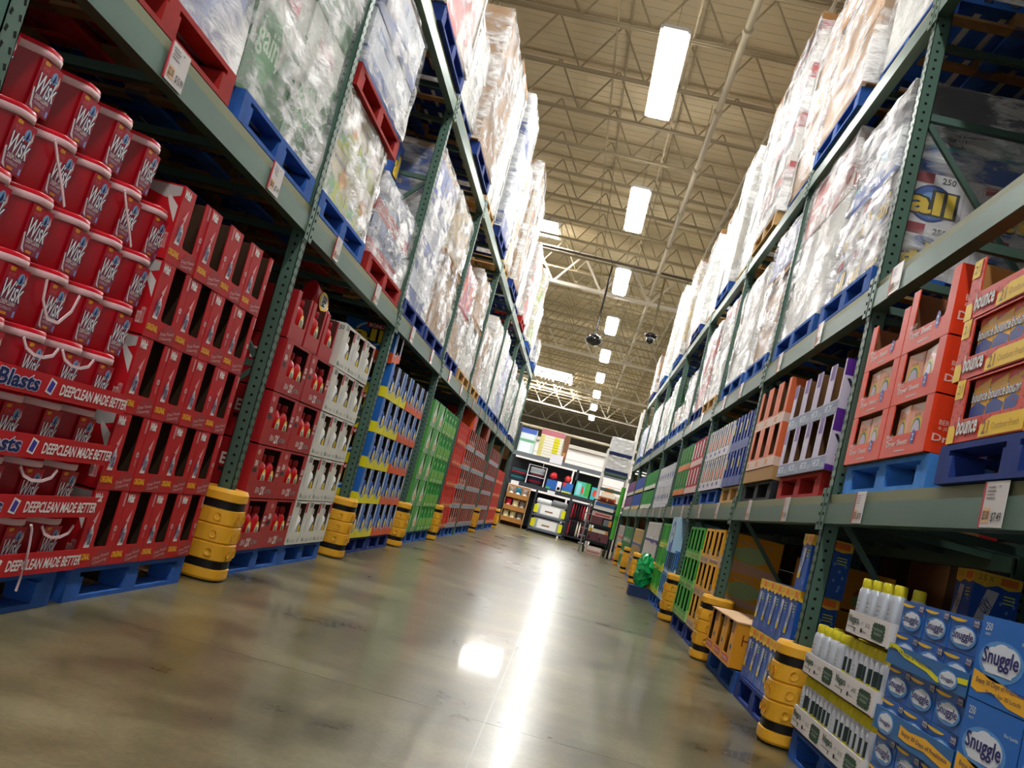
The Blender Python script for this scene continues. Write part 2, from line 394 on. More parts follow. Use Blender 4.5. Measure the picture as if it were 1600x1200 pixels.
# column protectors
def protector():
    PY = mat('#e3a828', .5, 0, .4, .06, 9., .05); mb = MB()
    def ring(z, r):
        pts = []
        for t in range(28):
            a = t*2*math.pi/28; c, s = math.cos(a), math.sin(a); e = 3.2
            q = (abs(c)**e+abs(s)**e)**(-1/e); pts.append((c*q*r, s*q*r*.92, z))
        return pts
    prof = [(.51, .068), (.0, .068), (0, .135), (.012, .142), (.06, .142), (.062, .128), (.11, .128), (.112, .142), (.2, .147), (.208, .137), (.216, .147), (.3, .147), (.308, .137), (.316, .147), (.395, .145), (.397, .128), (.445, .128), (.447, .142), (.49, .142), (.51, .13), (.51, .068)]
    mb.bands([ring(z, r) for z, r in prof], PY)
    body_mb = mb; mb = MB(); straps = []
    for z in (.064, .4):
        mb = MB(); mb.rings([ring(z, .135), ring(z+.043, .135)], BLACK, True, False, False); straps.append(mb.mesh('strap'))
    mb = body_mb; dk = mat('#b9821c', .6)
    for z in (.155, .257, .356):
        for (x, y, nx, ny) in ((.05, -.136, 0, -1), (-.05, -.136, 0, -1), (.148, -.05, 1, 0), (-.148, -.05, -1, 0)):
            n = V((nx, ny, 0)); u = V((-ny, nx, 0)); c = V((x, y, z))
            rs = []
            for rr_, dd in ((.026, .001), (.02, .003), (.016, -.004), (.001, -.006)):
                rs.append([c+n*dd+(u*math.cos(t*math.pi/6)+V((0, 0, 1))*math.sin(t*math.pi/6))*rr_ for t in range(12)])
            mb.rings(rs, PY if True else dk, True, False, False)
    return [('guard_body', body_mb.mesh('guard_body'), [])]+[('strap', q, []) for q in straps]
PR = protector()
for k in (0, 1, 2, 3, 5, 7):
    (l, rz) = at('L', YL0+k*BAY, .011, .045)
    spawn(PR, 'post_guard', 'yellow plastic column guard with black straps on the left rack, %s from the viewer' % ORD[[0, 1, 2, 3, 5, 7].index(k)], 'post guard', l, rz, 'yellow guards at the left rack posts')
for k in range(0, 7):
    (l, rz) = at('R', YR0+k*BAY, .011, .045)
    spawn(PR, 'post_guard', 'yellow plastic column guard with black straps on the right rack, %s from the viewer' % ORD[k], 'post guard', l, rz, 'yellow guards at the right rack posts')

# ------------------------------------------------------------------ pallets
_pl = {}
PCOL = {'blue': '#2458a8', 'dark blue': '#16337c', 'light blue': '#3f86d8', 'red': '#a5201c', 'black': '#26282c', 'wooden': '#c09a62'}
def pallet_proto(colr, w, simple):
    k = (colr, w, simple)
    if k in _pl: return _pl[k]
    m = mat(PCOL[colr], .75, 0, .3, .22, 7., .25); wood = mat('#8a6a45', .85, 0, .2, .2, 9.)
    d = 1.0; h = .144; dk = MB()
    for i in range(7):
        y = i*(d-.1)/6; dk.box(-w/2, y, h-.022, w/2, y+.1, h, m)
    for x in (-w/2+.0, -.05, w/2-.1): dk.box(x, 0, h-.042, x+.1, d, h-.022, m)
    bs = MB()
    for y in (0, d/2-.05, d-.1): bs.box(-w/2, y, 0, w/2, y+.1, .02, m)
    for x in (-w/2, -.05, w/2-.1): bs.box(x, .1, .0, x+.1, d-.1, .018, wood)
    bk_ = []
    for x in (-w/2, -.07, w/2-.14):
        for y in (0, d/2-.06, d-.12):
            b = MB(); b.box(x, y, .02, x+.14, y+.12, h-.042, m if y == 0 else wood); bk_.append(b)
    if simple:
        for b in bk_: dk.raw(b.v, b.f, m)
        dk.raw(bs.v, bs.f, m); P = [('pallet', dk.mesh('pallet'), [])]
    else: P = [('top_deck', dk.mesh('top_deck'), []), ('base_boards', bs.mesh('base_boards'), [])]+[('block', b.mesh('block'), []) for b in bk_]
    _pl[k] = P
    return P
def pallet(S, Y, z, colr, w=1.2, where='', simple=False, off=.02, yaw=0):
    l, rz = at(S, Y, z, off)
    return spawn(pallet_proto(colr, round(w, 2), simple), 'pallet', '%s pallet %s' % (colr if colr != 'wooden' else 'bare wooden', where), 'pallet', l, rz+yaw, 'pallets in the racks')

# ------------------------------------------------------------------ product parts
def lathe_mesh(name, prof, m, k=16, sy=1.): mb = MB(); mb.lathe(prof, m, k, sy=sy); return mb.mesh(name)
def bottle(h, w, body, capc, labelc, mark=None, sy=.6, hexm='#ffffff', txt=None):
    r = w/2
    b = lathe_mesh('bottle_body', [(0, r*.85), (.01*h, r*.97), (.08*h, r), (.6*h, r), (.72*h, r*.86), (.8*h, r*.5), (.83*h, r*.36)], body, 14, sy)
    c = lathe_mesh('cap', [(.82*h, r*.42), (.84*h, r*.46), (.97*h, r*.44), (h, r*.38)], capc, 12, .9)
    mb = MB(); f = front(mb, w, h, -r*sy*1.015)
    f.disc(.5, .38, .33, .24, labelc, 1); f.disc(.5, .38, .25, .17, mark or labelc, 2)
    if txt: f.text(txt, .3, .3, .7, .46, mat(hexm, .5), 3, .03)
    return [('bottle_body', b, []), ('cap', c, []), ('bottle_label', mb.mesh('bottle_label'), [])]

def carton(w, d, h, body, top=None, deco=None, jit=0.):
    mb = MB(); mb.box(-w/2+.002, 0.002, 0, w/2-.002, d, h-.001, body)
    if top: mb.box(-w/2+.002, .002, h-.001, w/2-.002, d, h, top)
    if deco: deco(mb, w, d, h)
    return mb
def notch_panel(mb, w, h, notches, y, t, m, mi, rad=.02):
    """front board of a display case with U-shaped openings (x0, x1, z0, z1); z1 >= h leaves the top open"""
    xs = sorted(notches); 
    def cell(x0, z0, x1, z1):
        if x1-x0 > 1e-4 and z1-z0 > 1e-4: mb.box(x0, y, z0, x1, y+t, z1, m)
    px = -w/2
    for x0, x1, z0, z1 in xs:
        cell(px, 0, x0, h)
        cell(x0, 0, x1, z0)
        if z1 < h: cell(x0, z1, x1, h)
        for sx, cx in ((1, x0), (-1, x1)):        # rounded lower corners
            pts = [(cx, z0)]+[(cx+sx*rad*(1-math.cos(R(a))), z0+rad*(1-math.sin(R(a)))) for a in (90, 65, 45, 25, 0)]
            if sx < 0: pts = pts[::-1]
            mb.face([(a, y, b) for a, b in pts], m)
        px = x1
    cell(px, 0, w/2, h)
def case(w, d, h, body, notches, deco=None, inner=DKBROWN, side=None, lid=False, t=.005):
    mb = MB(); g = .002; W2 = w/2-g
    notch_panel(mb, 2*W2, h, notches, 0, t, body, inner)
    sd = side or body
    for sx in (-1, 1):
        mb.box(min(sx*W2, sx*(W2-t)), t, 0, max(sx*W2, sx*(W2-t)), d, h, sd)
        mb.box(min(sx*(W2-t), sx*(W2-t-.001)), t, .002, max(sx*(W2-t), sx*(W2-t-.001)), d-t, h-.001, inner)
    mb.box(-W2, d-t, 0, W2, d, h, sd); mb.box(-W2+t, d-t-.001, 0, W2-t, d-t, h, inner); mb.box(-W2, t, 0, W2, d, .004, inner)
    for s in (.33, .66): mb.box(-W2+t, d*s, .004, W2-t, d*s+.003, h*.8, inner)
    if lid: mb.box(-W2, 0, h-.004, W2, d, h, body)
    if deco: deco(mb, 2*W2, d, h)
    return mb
def one(name, mb): return [(name, mb.mesh(name), [])]

# ---- red tubs
TUBR = mat('#a1091a', .34, 0, .4); RIM = mat('#e3b9bd', .35); LIDR = mat('#c01024', .25)
def oct_ring(w, d, z, ch=.3, yc=0):
    a, b = w/2, d/2; c = ch*min(a, b); pts = []
    base = [(a, -b+c), (a, b-c), (a-c, b), (-a+c, b), (-a, b-c), (-a, -b+c), (-a+c, -b), (a-c, -b)]
    n = len(base); out = []
    for i in range(n):
        p, q, r_ = V(base[i-1]), V(base[i]), V(base[(i+1) % n])
        out.append(q+(p-q)*.22); out.append(q+(p-q)*.06+(r_-q)*.06); out.append(q+(r_-q)*.22)
    return [(p.x, p.y+yc, z) for p in out]
def tub(handle):
    W_, D_, H_ = .262, .262, .215; yc = D_/2
    mb = MB(); mb.rings([oct_ring(W_*s, D_*s, z, .66, yc) for z, s in ((0, .83), (.006, .85), (.09, .9), (.18, .945))], TUBR); body = mb.mesh('tub_body')
    mb = MB(); mb.rings([oct_ring(W_*s, D_*s, z, .66, yc) for z, s in ((.176, .965), (.178, .985), (.197, .995), (.2, .98))], RIM); rim = mb.mesh('rim')
    mb = MB(); mb.rings([oct_ring(W_*s, D_*s, z, .66, yc) for z, s in ((.2, .985), (.211, .98), (.215, .95))], LIDR); lid = mb.mesh('lid')
    # label on the front face, which leans out with the taper
    lab = MB(); y0 = yc-D_/2*.85; tilt = math.atan2((.945-.85)*D_/2, .18)
    f = Face(lab, (-.066, y0-.001, .0), (1, 0, 0), (0, -math.sin(tilt), math.cos(tilt)), .132, .18)
    f.rect(.0, .02, 1, .95, mat('#b01a2e', .35), 1)
    f.poly([(.03, .05), (.97, .05), (.97, .5), (.8, .62), (.3, .55), (.1, .35)], mat('#8c3a55', .4), 2)
    f.disc(.72, .76, .14, .11, mat('#7fa6d0', .4), 2); f.poly([(.66, .7), (.74, .86), (.78, .72), (.72, .66)], NAVY, 3)
    f.poly([(.84, .55), (.97, .72), (.9, .86), (.86, .7)], mat('#d9c8c8', .4), 3)
    f.poly([(.02, .4), (.12, .1), (.3, .05), (.18, .16), (.09, .42)], mat('#d8cfd2', .3), 3)
    f.text('Wisk', .12, .34, .97, .7, NAVY, 3, .05, .25); f.text('Wisk', .12, .34, .97, .7, mat('#f3f3f3', .4), 4, .012, .25)
    f.text('DEEPCLEAN', .22, .25, .82, .33, WHITE, 3, .01); f.text('POWERBLASTS', .25, .16, .75, .22, mat('#c9b9c4', .5), 3)
    f.rect(.35, .07, .6, .12, mat('#d88a2c', .4), 3); f.text('NEW!', .14, .86, .36, .93, YEL, 3, .02)
    f.text('HE SAFE', .14, .76, .42, .83, mat('#d0696f', .5), 3); f.text('STAINS', .14, .68, .4, .74, mat('#d0696f', .5), 3)
    f.rect(.86, .06, .94, .17, mat('#8f9fd8', .4), 3)
    P = [('tub_body', body, []), ('rim', rim, []), ('lid', lid, []), ('tub_label', lab.mesh('tub_label'), [])]
    if handle:
        hb = MB(); m = mat('#e6c9cf', .35); yf = yc-D_/2-.004
        if handle == 1: pts = [(-.12, .175), (-.07, .12), (.0, .05), (.035, .012), (.05, -.005)]
        elif handle == 2: pts = [(-.125, .17), (-.11, .1), (-.05, .045), (.03, .045), (.1, .1), (.125, .165)]
        else: pts = [(-.125, .175), (-.09, .145), (-.03, .13), (.04, .13), (.1, .145), (.125, .175)]
        for (a, b), (c, d) in zip(pts, pts[1:]):
            hb.bar((a, yf-.004, b), (c, yf-.004, d), .004, .011, m, V((0, 1, 0)).cross(V((c-a, 0, d-b))).normalized())
        P.append(('handle', hb.mesh('handle'), []))
    return P
TUBS = [tub(i) for i in range(4)]
TY = [2.99, 3.26, 3.53, 3.80, 4.07]
TZ0 = .158; TP = .2155
hmap = {(6, 1): 1, (4, 2): 2, (6, 3): 1, (3, 3): 3, (3, 2): 3, (1, 3): 3, (0, 4): 3, (4, 0): 1}
for r_ in range(8):
    for c_ in range(5):
        lean = (0, 0, .01, .03, .08, .13, .18, -.03)[r_]
        Yc = TY[c_]-.135+lean
        l, rz = at('L', Yc, TZ0+r_*TP, .0 if r_ < 4 else .01*(r_-3))
        spawn(TUBS[hmap.get((r_, c_), 0)], 'detergent_tub', 'red detergent tub with pale rim, %s column, %s row of the stack' % (['leftmost', 'second', 'third', 'fourth', 'rightmost'][c_], rown(r_, 8)), 'tub', l, rz+rnd.uniform(-.03, .03), 'red detergent tubs on the first left pallet')
# trays with printed lips around the four lowest rows
TR = mat('#b9121f', .45)
mb = MB(); w = 1.36
mb.box(-w/2, -.012, 0, w/2, -.006, .082, TR); mb.box(-w/2, -.006, 0, w/2, .27, .003, BROWN)
mb.box(-w/2-.004, -.012, 0, -w/2, .26, .06, TR)
f = front(mb, w, .082, -.012)
mb.face([f.P(w, 0, 0), f.P(w+.03, .01, 0), f.P(w+.012, .03, 0), f.P(w+.045, .05, 0), f.P(w+.01, .062, 0), f.P(w+.05, .082, 0), f.P(w, .082, 0)], TR)
f.text('PowerBlasts', .08, .2, .5, .82, NAVY, 1, .03, .1); f.text('PowerBlasts', .08, .2, .5, .82, mat('#c9d3e8', .5), 0, .07, .1); f.text('PowerBlasts', .08, .2, .5, .82, NAVY, 2, .02, .1)
f.poly([(.535, .25), (.57, .15), (.585, .75), (.55, .9)], WHITE, 1); f.poly([(.542, .32), (.565, .24), (.576, .68), (.555, .8)], mat('#3a2f9a', .4), 2)
f.text('DEEPCLEAN MADE BETTER', .61, .25, 1.02, .72, WHITE, 2, .025, .15)
TRAY = one('display_tray', mb)
for i in range(4):
    l, rz = at('L', 3.46, TZ0-.003+i*TP, -.012)
    spawn(TRAY, 'display_tray', 'red printed cardboard tray holding the %s row of red tubs' % rown(i, 9), 'tray', l, rz, 'red trays under the tubs')
mb = MB(); sm = mat('#e8ccd2', .4)
mb.tube([(0, 0, .0), (.003, 0, .05), (.008, 0, .1), (-.002, 0, .17), (-.02, 0, .23), (-.035, .0, .245)], .005, sm, 6)
l, rz = at('L', 3.72, .1, -.03)
spawn(one('plastic_strap', mb), 'plastic_strap', 'loose white plastic strap hanging over the bottom red tray', 'strap', l, rz)
pallet('L', 3.5, 0, 'blue', 1.2, 'on the floor under the red tubs')

# ---- generic display cases: grid placement
def grid(S, proto, name, desc, cat, group, Ys, z0, hp, rows, off=0., jitter=.006, filler=None, skip=()):
    for r_ in range(rows):
        for c_, Y in enumerate(Ys):
            if (r_, c_) in skip: continue
            l, rz = at(S, Y+rnd.uniform(-jitter, jitter)*.5, z0+r_*hp, off+rnd.uniform(0, jitter))
            pr = proto[r_ % len(proto)] if isinstance(proto, list) and isinstance(proto[0], list) else proto
            spawn(pr, 'detergent_case' if S == 'L' else name, '%s, %s column, %s row' % (desc, ORD[c_] if c_ else 'nearest', rown(r_, rows)), cat, l, rz, group)
            if filler: filler(l, rz, r_, c_)
ZP = .146; HP = .33
OR = mat('#b30f1b', .5); LTR = mat('#c98a88', .5)
def deco_orig(mb, w, d, h):
    f = front(mb, w, h)
    f.text('ORIGINAL', .03, .1, .38, .18, YEL, 2, .02); f.poly([(.4, .02), (.98, .02), (.98, .2), (.8, .26), (.6, .22)], mat('#9c2a2e', .5), 1)
    f.text('Deep Power', .5, .1, .95, .16, mat('#d9aeb0', .5), 2, 0, 0, .15); f.text('Cleaning', .52, .04, .9, .09, mat('#d9aeb0', .5), 2, 0, 0, .15)
    f.text('Wisk', .04, .86, .25, .96, WHITE, 2, .05, .2); f.poly([(.12, .26), (.28, .26), (.3, .44), (.24, .55), (.26, .62), (.16, .46)], mat('#e9dedd', .4), 1)
    f.text('Wisk', .13, .3, .28, .5, NAVY, 2, .03, .2); f.poly([(.18, .6), (.3, .75), (.27, .58)], mat('#d7a2a2', .4), 1)
    f.disc(.92, .5, .05, .04, mat('#d7b0b2', .4), 1); f.text('64', .89, .48, .95, .52, BLACK, 2); f.rect(.9, .34, .93, .44, LTR, 1)
    f.rect(.93, .8, .99, .98, LTR, 1)
    for (k, fs) in ((1, leftf(mb, w, d, h)),):
        fs.poly([(.55, .98), (.98, .98), (.98, .86), (.86, .8), (.7, .86)], mat('#a9a5a2', .5), 1)
        fs.poly([(.84, .93), (.98, .72), (.98, .5), (.9, .72)], mat('#c9c4bf', .5), 1)
        fs.text('PRODUCTO', .9, .14, .94, .3, WHITE, 2); fs.text('CONCENTRADO', .93, .14, .97, .36, mat('#d7b0b2', .5), 2)
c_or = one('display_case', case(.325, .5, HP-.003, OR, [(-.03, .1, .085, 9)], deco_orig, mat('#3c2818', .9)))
grid('L', c_or, 'display_case', 'red cut-front case with yellow lettering', 'box', 'red cut-front cases on the second left pallet', [4.34+.327*i for i in range(4)], ZP+.004, HP, 5)
pallet('L', 4.85, 0, 'blue', 1.28, 'on the floor under the red cut-front cases')
# brown boxes behind
c_er = mat('#a31a20', .45)
def deco_era(mb, w, d, h):
    f = front(mb, w, h)
    f.text('ERA', .3, .1, .44, .2, mat('#d0b9b0', .5), 2, .03, .2); f.text('2X', .47, .07, .62, .22, WHITE, 2, .04, .2); f.text('ULTRA', .64, .1, .86, .18, mat('#8f8a88', .5), 2, .03, .2)
    f.text('ERA', .05, .6, .15, .7, WHITE, 2, .03); f.rect(.04, .48, .16, .56, mat('#30272a', .5), 1); f.disc(.09, .86, .05, .05, LTR, 1)
    f.text('E2X', .88, .55, .97, .65, WHITE, 2, .03); f.rect(.87, .44, .97, .5, mat('#c9b9b4', .5), 1)
    fs = leftf(mb, w, d, h); fs.text('ERA', .6, .5, .85, .7, WHITE, 2, .03); fs.rect(.6, .36, .85, .44, mat('#30272a', .5), 1)
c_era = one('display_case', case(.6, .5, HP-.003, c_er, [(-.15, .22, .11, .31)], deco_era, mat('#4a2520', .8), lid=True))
mb = MB(); mb.box(-.18, .012, .1, -.01, .02, .31, mat('#c7a3a6', .6)); 
ERB = bottle(.24, .13, mat('#b4141e', .25, 0, .6), mat('#a0101a', .3), mat('#f0c330', .4), WHITE, txt='ERA', hexm='#101010')
def fil_era(l, rz, r_, c_):
    for i, dx in enumerate((-.02, .15)):
        q = (l[0]-.045, l[1]+dx, l[2]+.03)
        spawn(ERB, 'detergent_bottle', 'red bottle, %s one in the %s dark-red case, %s row' % (['left', 'right'][i], ['nearer', 'farther'][c_], rown(r_, 4)), 'bottle', q, rz, 'red bottles in the dark red cases')
grid('L', c_era, 'display_case', 'dark red case with wide window and red bottles', 'box', 'dark red window cases past the first column guard', [6.42, 7.03], ZP+.004, HP, 4, filler=fil_era)
mb = MB(); 
c_e2 = one('display_case', case(.34, .5, .3, c_er, [(-.1, .14, .1, 9)], None, mat('#4a2520', .8)))
for i, Y in enumerate((6.3, 6.68, 7.06)):
    l, rz = at('L', Y, ZP+.004+4*HP, .02); spawn(c_e2, 'display_case', 'narrow red open case on the top row, %s from near' % ORD[i], 'box', l, rz, 'open red cases on top')
    q = (l[0]-.045, l[1]+.05, l[2]+.03); spawn(ERB, 'detergent_bottle', 'red bottle standing in the %s narrow open case on top' % ORD[i], 'bottle', q, rz, 'red bottles in the open cases')
l, rz = at('L', 6.55, ZP+.004+4*HP+.38, .1)
spawn(ERB, 'detergent_bottle', 'big red bottle lying on its side on top of the red cases', 'bottle', (l[0]-.05, l[1]+.2, ZP+5*HP+.07), rz, None, (R(8), R(105)), 1.5)
pallet('L', 6.75, 0, 'blue', 1.24, 'on the floor under the dark red window cases')
# white cases
WC = mat('#d6d5cb', .5); ABL = mat('#2a5fae', .4); AYE = mat('#e8c830', .4); REDT = mat('#b01c28', .45); GREY = mat('#8d9299', .6)
def all_logo(f, cx, cy, rx, ry, lift=1):
    f.disc(cx, cy, rx, ry, mat('#1d3f86', .4), lift); f.disc(cx, cy, rx*.9, ry*.9, ABL, lift+1)
    f.disc(cx, cy, rx*.6, ry*.6, mat('#6fa0d8', .4), lift+2)
    f.text('all', cx-rx*1.02, cy-ry*.55, cx+rx*.98, cy+ry*.6, BLACK, lift+3, .09); f.text('all', cx-rx*1.02, cy-ry*.55, cx+rx*.98, cy+ry*.6, AYE, lift+4, .03)
def deco_all(mb, w, d, h):
    f = front(mb, w, h); f.rect(.04, .84, .3, .97, mat('#b9b6ae', .5), 1); f.text('250', .05, .86, .28, .95, mat('#33363c', .5), 2, .02)
    f.rect(.84, .72, .98, .96, REDT, 1); f.text('free clear', .1, .05, .6, .14, GREY, 2); f.disc(.1, .1, .04, .05, mat('#2d7a55', .5), 1); f.text('HE', .75, .05, .88, .13, GREY, 2)
    f.rect(.05, .3, .12, .6, mat('#b9bfca', .5), 1)
    fs = leftf(mb, w, d, h); all_logo(fs, .45, .5, .22, .33); fs.rect(.5, .72, .85, .98, REDT, 2); fs.text('BONUS!', .54, .87, .82, .95, WHITE, 3, .02); fs.text('+16', .56, .75, .8, .85, WHITE, 3, .03)
    fs.text('250', .87, .84, .98, .94, mat('#33363c', .5), 2, .02)
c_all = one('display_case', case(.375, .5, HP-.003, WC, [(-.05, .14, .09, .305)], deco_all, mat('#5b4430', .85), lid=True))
ALB = bottle(.25, .125, mat('#e9e9e4', .3), mat('#f4f4f2', .3), mat('#1c2c66', .4), AYE, txt='all', hexm='#e8c830')
def fil_all(l, rz, r_, c_):
    spawn(ALB, 'detergent_bottle', 'white bottle in the %s white case, %s row' % (ORD[c_]+' from near' if c_ else 'nearest', rown(r_, 5)), 'bottle', (l[0]-.042, l[1]+.075, l[2]+.012), rz, 'white bottles in the white cases')
grid('L', c_all, 'display_case', 'white case with small window and white bottle', 'box', 'white window cases before the second column guard', [7.55+.377*i for i in range(3)], ZP+.004, HP, 5, filler=fil_all)
pallet('L', 7.93, 0, 'blue', 1.14, 'on the floor under the white window cases')
# blue / yellow and blue / orange cases
def deco_bl(lip, zig):
    def f_(mb, w, d, h):
        f = front(mb, w, h)
        if zig: f.poly([(0, 0), (1, 0), (1, .14), (.86, .3), (.74, .12), (.5, .34), (.3, .12), (0, .34)], lip, 1)
        else: f.poly([(0, 0), (1, 0), (1, .22), (.9, .3), (.75, .24), (.5, .14), (.3, .18), (0, .32)], lip, 1)
        f.rect(.86, .4, .98, .96, mat('#c9ced8', .5), 1); f.poly([(.02, .42), (.2, .5), (.2, .97), (.02, .97)], mat('#2c63b8', .4), 1)
        fs = leftf(mb, w, d, h); fs.rect(0, 0, 1, .3, lip, 1); fs.rect(0, .3, 1, 1, mat('#1f62b4', .4), 1)
        fs.disc(.5, .66, .3, .33, mat('#9fc4e8', .4), 2); fs.disc(.5, .66, .25, .28, mat('#1f62b4', .4), 3); fs.text('all', .2, .5, .75, .82, BLACK, 4, .08); fs.text('all', .2, .5, .75, .82, AYE, 5, .03)
        fs.rect(.4, .84, .85, 1, REDT, 4); fs.text('BONUS!', .45, .87, .8, .97, WHITE, 5, .02)
    return f_
LY_ = mat('#e2d81e', .45); LO_ = mat('#e0561e', .45); BB = mat('#8f9db8', .5)
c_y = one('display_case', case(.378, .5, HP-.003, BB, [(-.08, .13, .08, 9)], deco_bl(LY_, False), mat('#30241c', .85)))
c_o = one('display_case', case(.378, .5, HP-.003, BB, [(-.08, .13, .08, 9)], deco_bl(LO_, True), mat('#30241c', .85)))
BLB = bottle(.27, .15, mat('#1f4f9e', .25, 0, .6), mat('#2b62bb', .3), mat('#cfd6de', .4), AYE)
def fil_b(tagx):
    def f_(l, rz, r_, c_):
        spawn(BLB, 'detergent_bottle', 'blue bottle in the %s %s-lipped case, %s row' % (ORD[c_]+' from near' if c_ else 'nearest', tagx, rown(r_, 5)), 'bottle', (l[0]-.05, l[1]+.055, l[2]+.012), rz, 'blue bottles in the %s-lipped cases' % tagx)
    return f_
grid('L', c_y, 'display_case', 'blue case with wavy yellow lip', 'box', 'yellow lipped cases', [9.55+.38*i for i in range(3)], ZP+.004, HP, 5, filler=fil_b('yellow'))
grid('L', c_o, 'display_case', 'blue case with zigzag orange lip', 'box', 'orange lipped cases', [10.75+.38*i for i in range(3)], ZP+.004, HP, 5, filler=fil_b('orange'))
pallet('L', 9.94, 0, 'dark blue', 1.14, 'on the floor under the yellow-lipped cases'); pallet('L', 11.14, 0, 'dark blue', 1.14, 'on the floor under the orange-lipped cases')
l, rz = at('L', 9.52, ZP+5*HP+.01, .02)
spawn(c_o, 'display_case', 'blue open case with red corner tipped on top of the yellow-lipped cases', 'box', l, rz, None, (0, R(-8)))
# green cases
GC = mat('#4fa04a', .45); GD = mat('#1f9a35', .4); WHT = mat('#dfe3dc', .4)
def deco_drop(mb, w, d, h):
    f = front(mb, w, h); f.poly([(.28, .2), (.62, .2), (.68, .36), (.62, .55), (.5, .72), (.44, .95), (.36, .7), (.22, .45)], WHT, 1); f.disc(.5, .34, .11, .13, mat('#e8a25a', .4), 2)
    f.rect(.1, .02, .6, .17, mat('#b9bcae', .5), 1); f.text('96 LOADS', .14, .05, .56, .14, mat('#3c4a3a', .5), 2); f.disc(.85, .5, .1, .2, mat('#86c27c', .4), 1)
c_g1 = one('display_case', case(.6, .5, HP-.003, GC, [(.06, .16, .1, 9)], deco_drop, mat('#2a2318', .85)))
grid('L', c_g1, 'display_case', 'green case with white drop shape', 'box', 'green drop-print cases', [12.72, 13.33], ZP+.004, HP, 5)
def deco_g2(mb, w, d, h):
    f = front(mb, w, h); f.rect(0, 0, 1, .2, mat('#3f9a4c', .45), 1); f.text('gain', .2, .03, .8, .18, mat('#b9d8a8', .5), 2, .02); f.disc(.1, .12, .1, .12, mat('#b9d62a', .4), 2)
    fs = leftf(mb, w, d, h); fs.disc(.7, .2, .25, .2, mat('#b9d62a', .4), 1)
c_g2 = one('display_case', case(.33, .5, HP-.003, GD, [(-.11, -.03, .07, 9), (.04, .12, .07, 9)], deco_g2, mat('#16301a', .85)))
GRB = bottle(.27, .12, mat('#27b04a', .25, 0, .6), mat('#e9f0e6', .3), mat('#e9f0e6', .4), mat('#d2e24a', .4))
def fil_g(l, rz, r_, c_):
    for i, dx in enumerate((-.075, .075)): spawn(GRB, 'detergent_bottle', 'green bottle, %s in the %s two-slot green case, %s row' % (['left', 'right'][i], ORD[c_], rown(r_, 5)), 'bottle', (l[0]-.042, l[1]+dx+.01, l[2]+.01), rz, 'green bottles in the slot cases')
grid('L', c_g2, 'display_case', 'bright green case with two slots', 'box', 'bright green slot cases', [13.85+.335*i for i in range(4)], ZP+.004, HP, 5, filler=fil_g)
pallet('L', 13.03, 0, 'blue', 1.16, 'on the floor under the drop-print green cases', True); pallet('L', 14.35, 0, 'blue', 1.24, 'on the floor under the bright green slot cases', True)
# red / orange sections
def slotcase(body, lipc, w, marks, inner='#2a1512', n=2, side=None, wd=.26):
    def dc(mb, W_, d, h):
        f = front(mb, W_, h); f.rect(0, 0, 1, .22, mat(lipc, .5), 1)
        for c, (a, b, c_, e) in marks: f.rect(a, b, c_, e, mat(c, .45), 2)
        fs = leftf(mb, W_, d, h); fs.rect(0, 0, 1, .2, mat(lipc, .5), 1); fs.disc(.6, .6, .2, .25, mat('#d8677a', .45), 1); fs.disc(.6, .6, .15, .19, mat(body, .45), 2)
        fr = rightf(mb, W_, d, h); fr.rect(0, 0, 1, .2, mat(lipc, .5), 1); fr.disc(.4, .6, .2, .25, mat(lipc, .45), 1)
    st = w/n; notches = [(-w/2+st*(i+.5)-st*wd, -w/2+st*(i+.5)+st*wd, .085, 9) for i in range(n)]
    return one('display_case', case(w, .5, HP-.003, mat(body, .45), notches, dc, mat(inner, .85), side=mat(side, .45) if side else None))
c_r1 = slotcase('#cf3220', '#c4392a', .29, [('#e2a03a', (.1, .1, .9, .18))])
c_r2 = slotcase('#cf8f80', '#a8a39c', .31, [('#5b86b8', (.35, .04, .8, .18)), ('#c22c22', (.0, .25, .12, 1))], n=1, side='#c22c22', wd=.34)
c_r3 = slotcase('#c25a4c', '#b6aeb2', .31, [('#4a66a8', (.2, .04, .7, .18)), ('#e0cfc8', (.9, .25, 1, 1))], n=1, side='#b72a2a', wd=.34)
def botrow(cap_, bod, dx=.07):
    return bottle(.26, .1, mat(bod, .3), mat(cap_, .3), mat('#e8dcd0', .4), mat('#c64a2a', .4))
B1 = botrow('#e8501e', '#d8381e'); B2 = botrow('#e8e4dc', '#d9d4cc')
def fil_r(B, what, dx):
    def f_(l, rz, r_, c_):
        for i in (0, 1): spawn(B, 'detergent_bottle', '%s, %s slot of the %s case, %s row' % (what, ['left', 'right'][i], ORD[c_], rown(r_, 5)), 'bottle', (l[0]-.038, l[1]+(-dx, dx)[i]+.01, l[2]+.01), rz, what+'s')
    return f_
grid('L', c_r1, 'display_case', 'orange-red slot case after the green ones', 'box', 'orange-red slot cases', [15.62+.295*i for i in range(4)], ZP+.004, HP, 5, filler=fil_r(B1, 'orange bottle behind the fourth guard', .07))
grid('L', c_r2, 'display_case', 'red case with grey lip before the fifth guard', 'box', 'red grey-lipped cases', [17.1+.315*i for i in range(4)]+[18.75+.315*i for i in range(8)], ZP+.004, HP, 5, skip=[(4, 10), (4, 11)])
for r_ in range(0, 5):
    for i in range(4):
        l, rz = at('L', 17.1+.315*i, ZP+.01+r_*HP, .06); spawn(B2, 'detergent_bottle', 'white bottle in the %s grey-lipped red case, %s row' % (ORD[i], rown(r_, 5)), 'bottle', (l[0]+.015, l[1]+.04, l[2]), rz, 'white bottles in grey lipped cases')
grid('L', c_r3, 'display_case', 'far red case with pale lip', 'box', 'far red cases with pale lips', [21.85+.315*i for i in range(8)], ZP+.004, HP, 5)
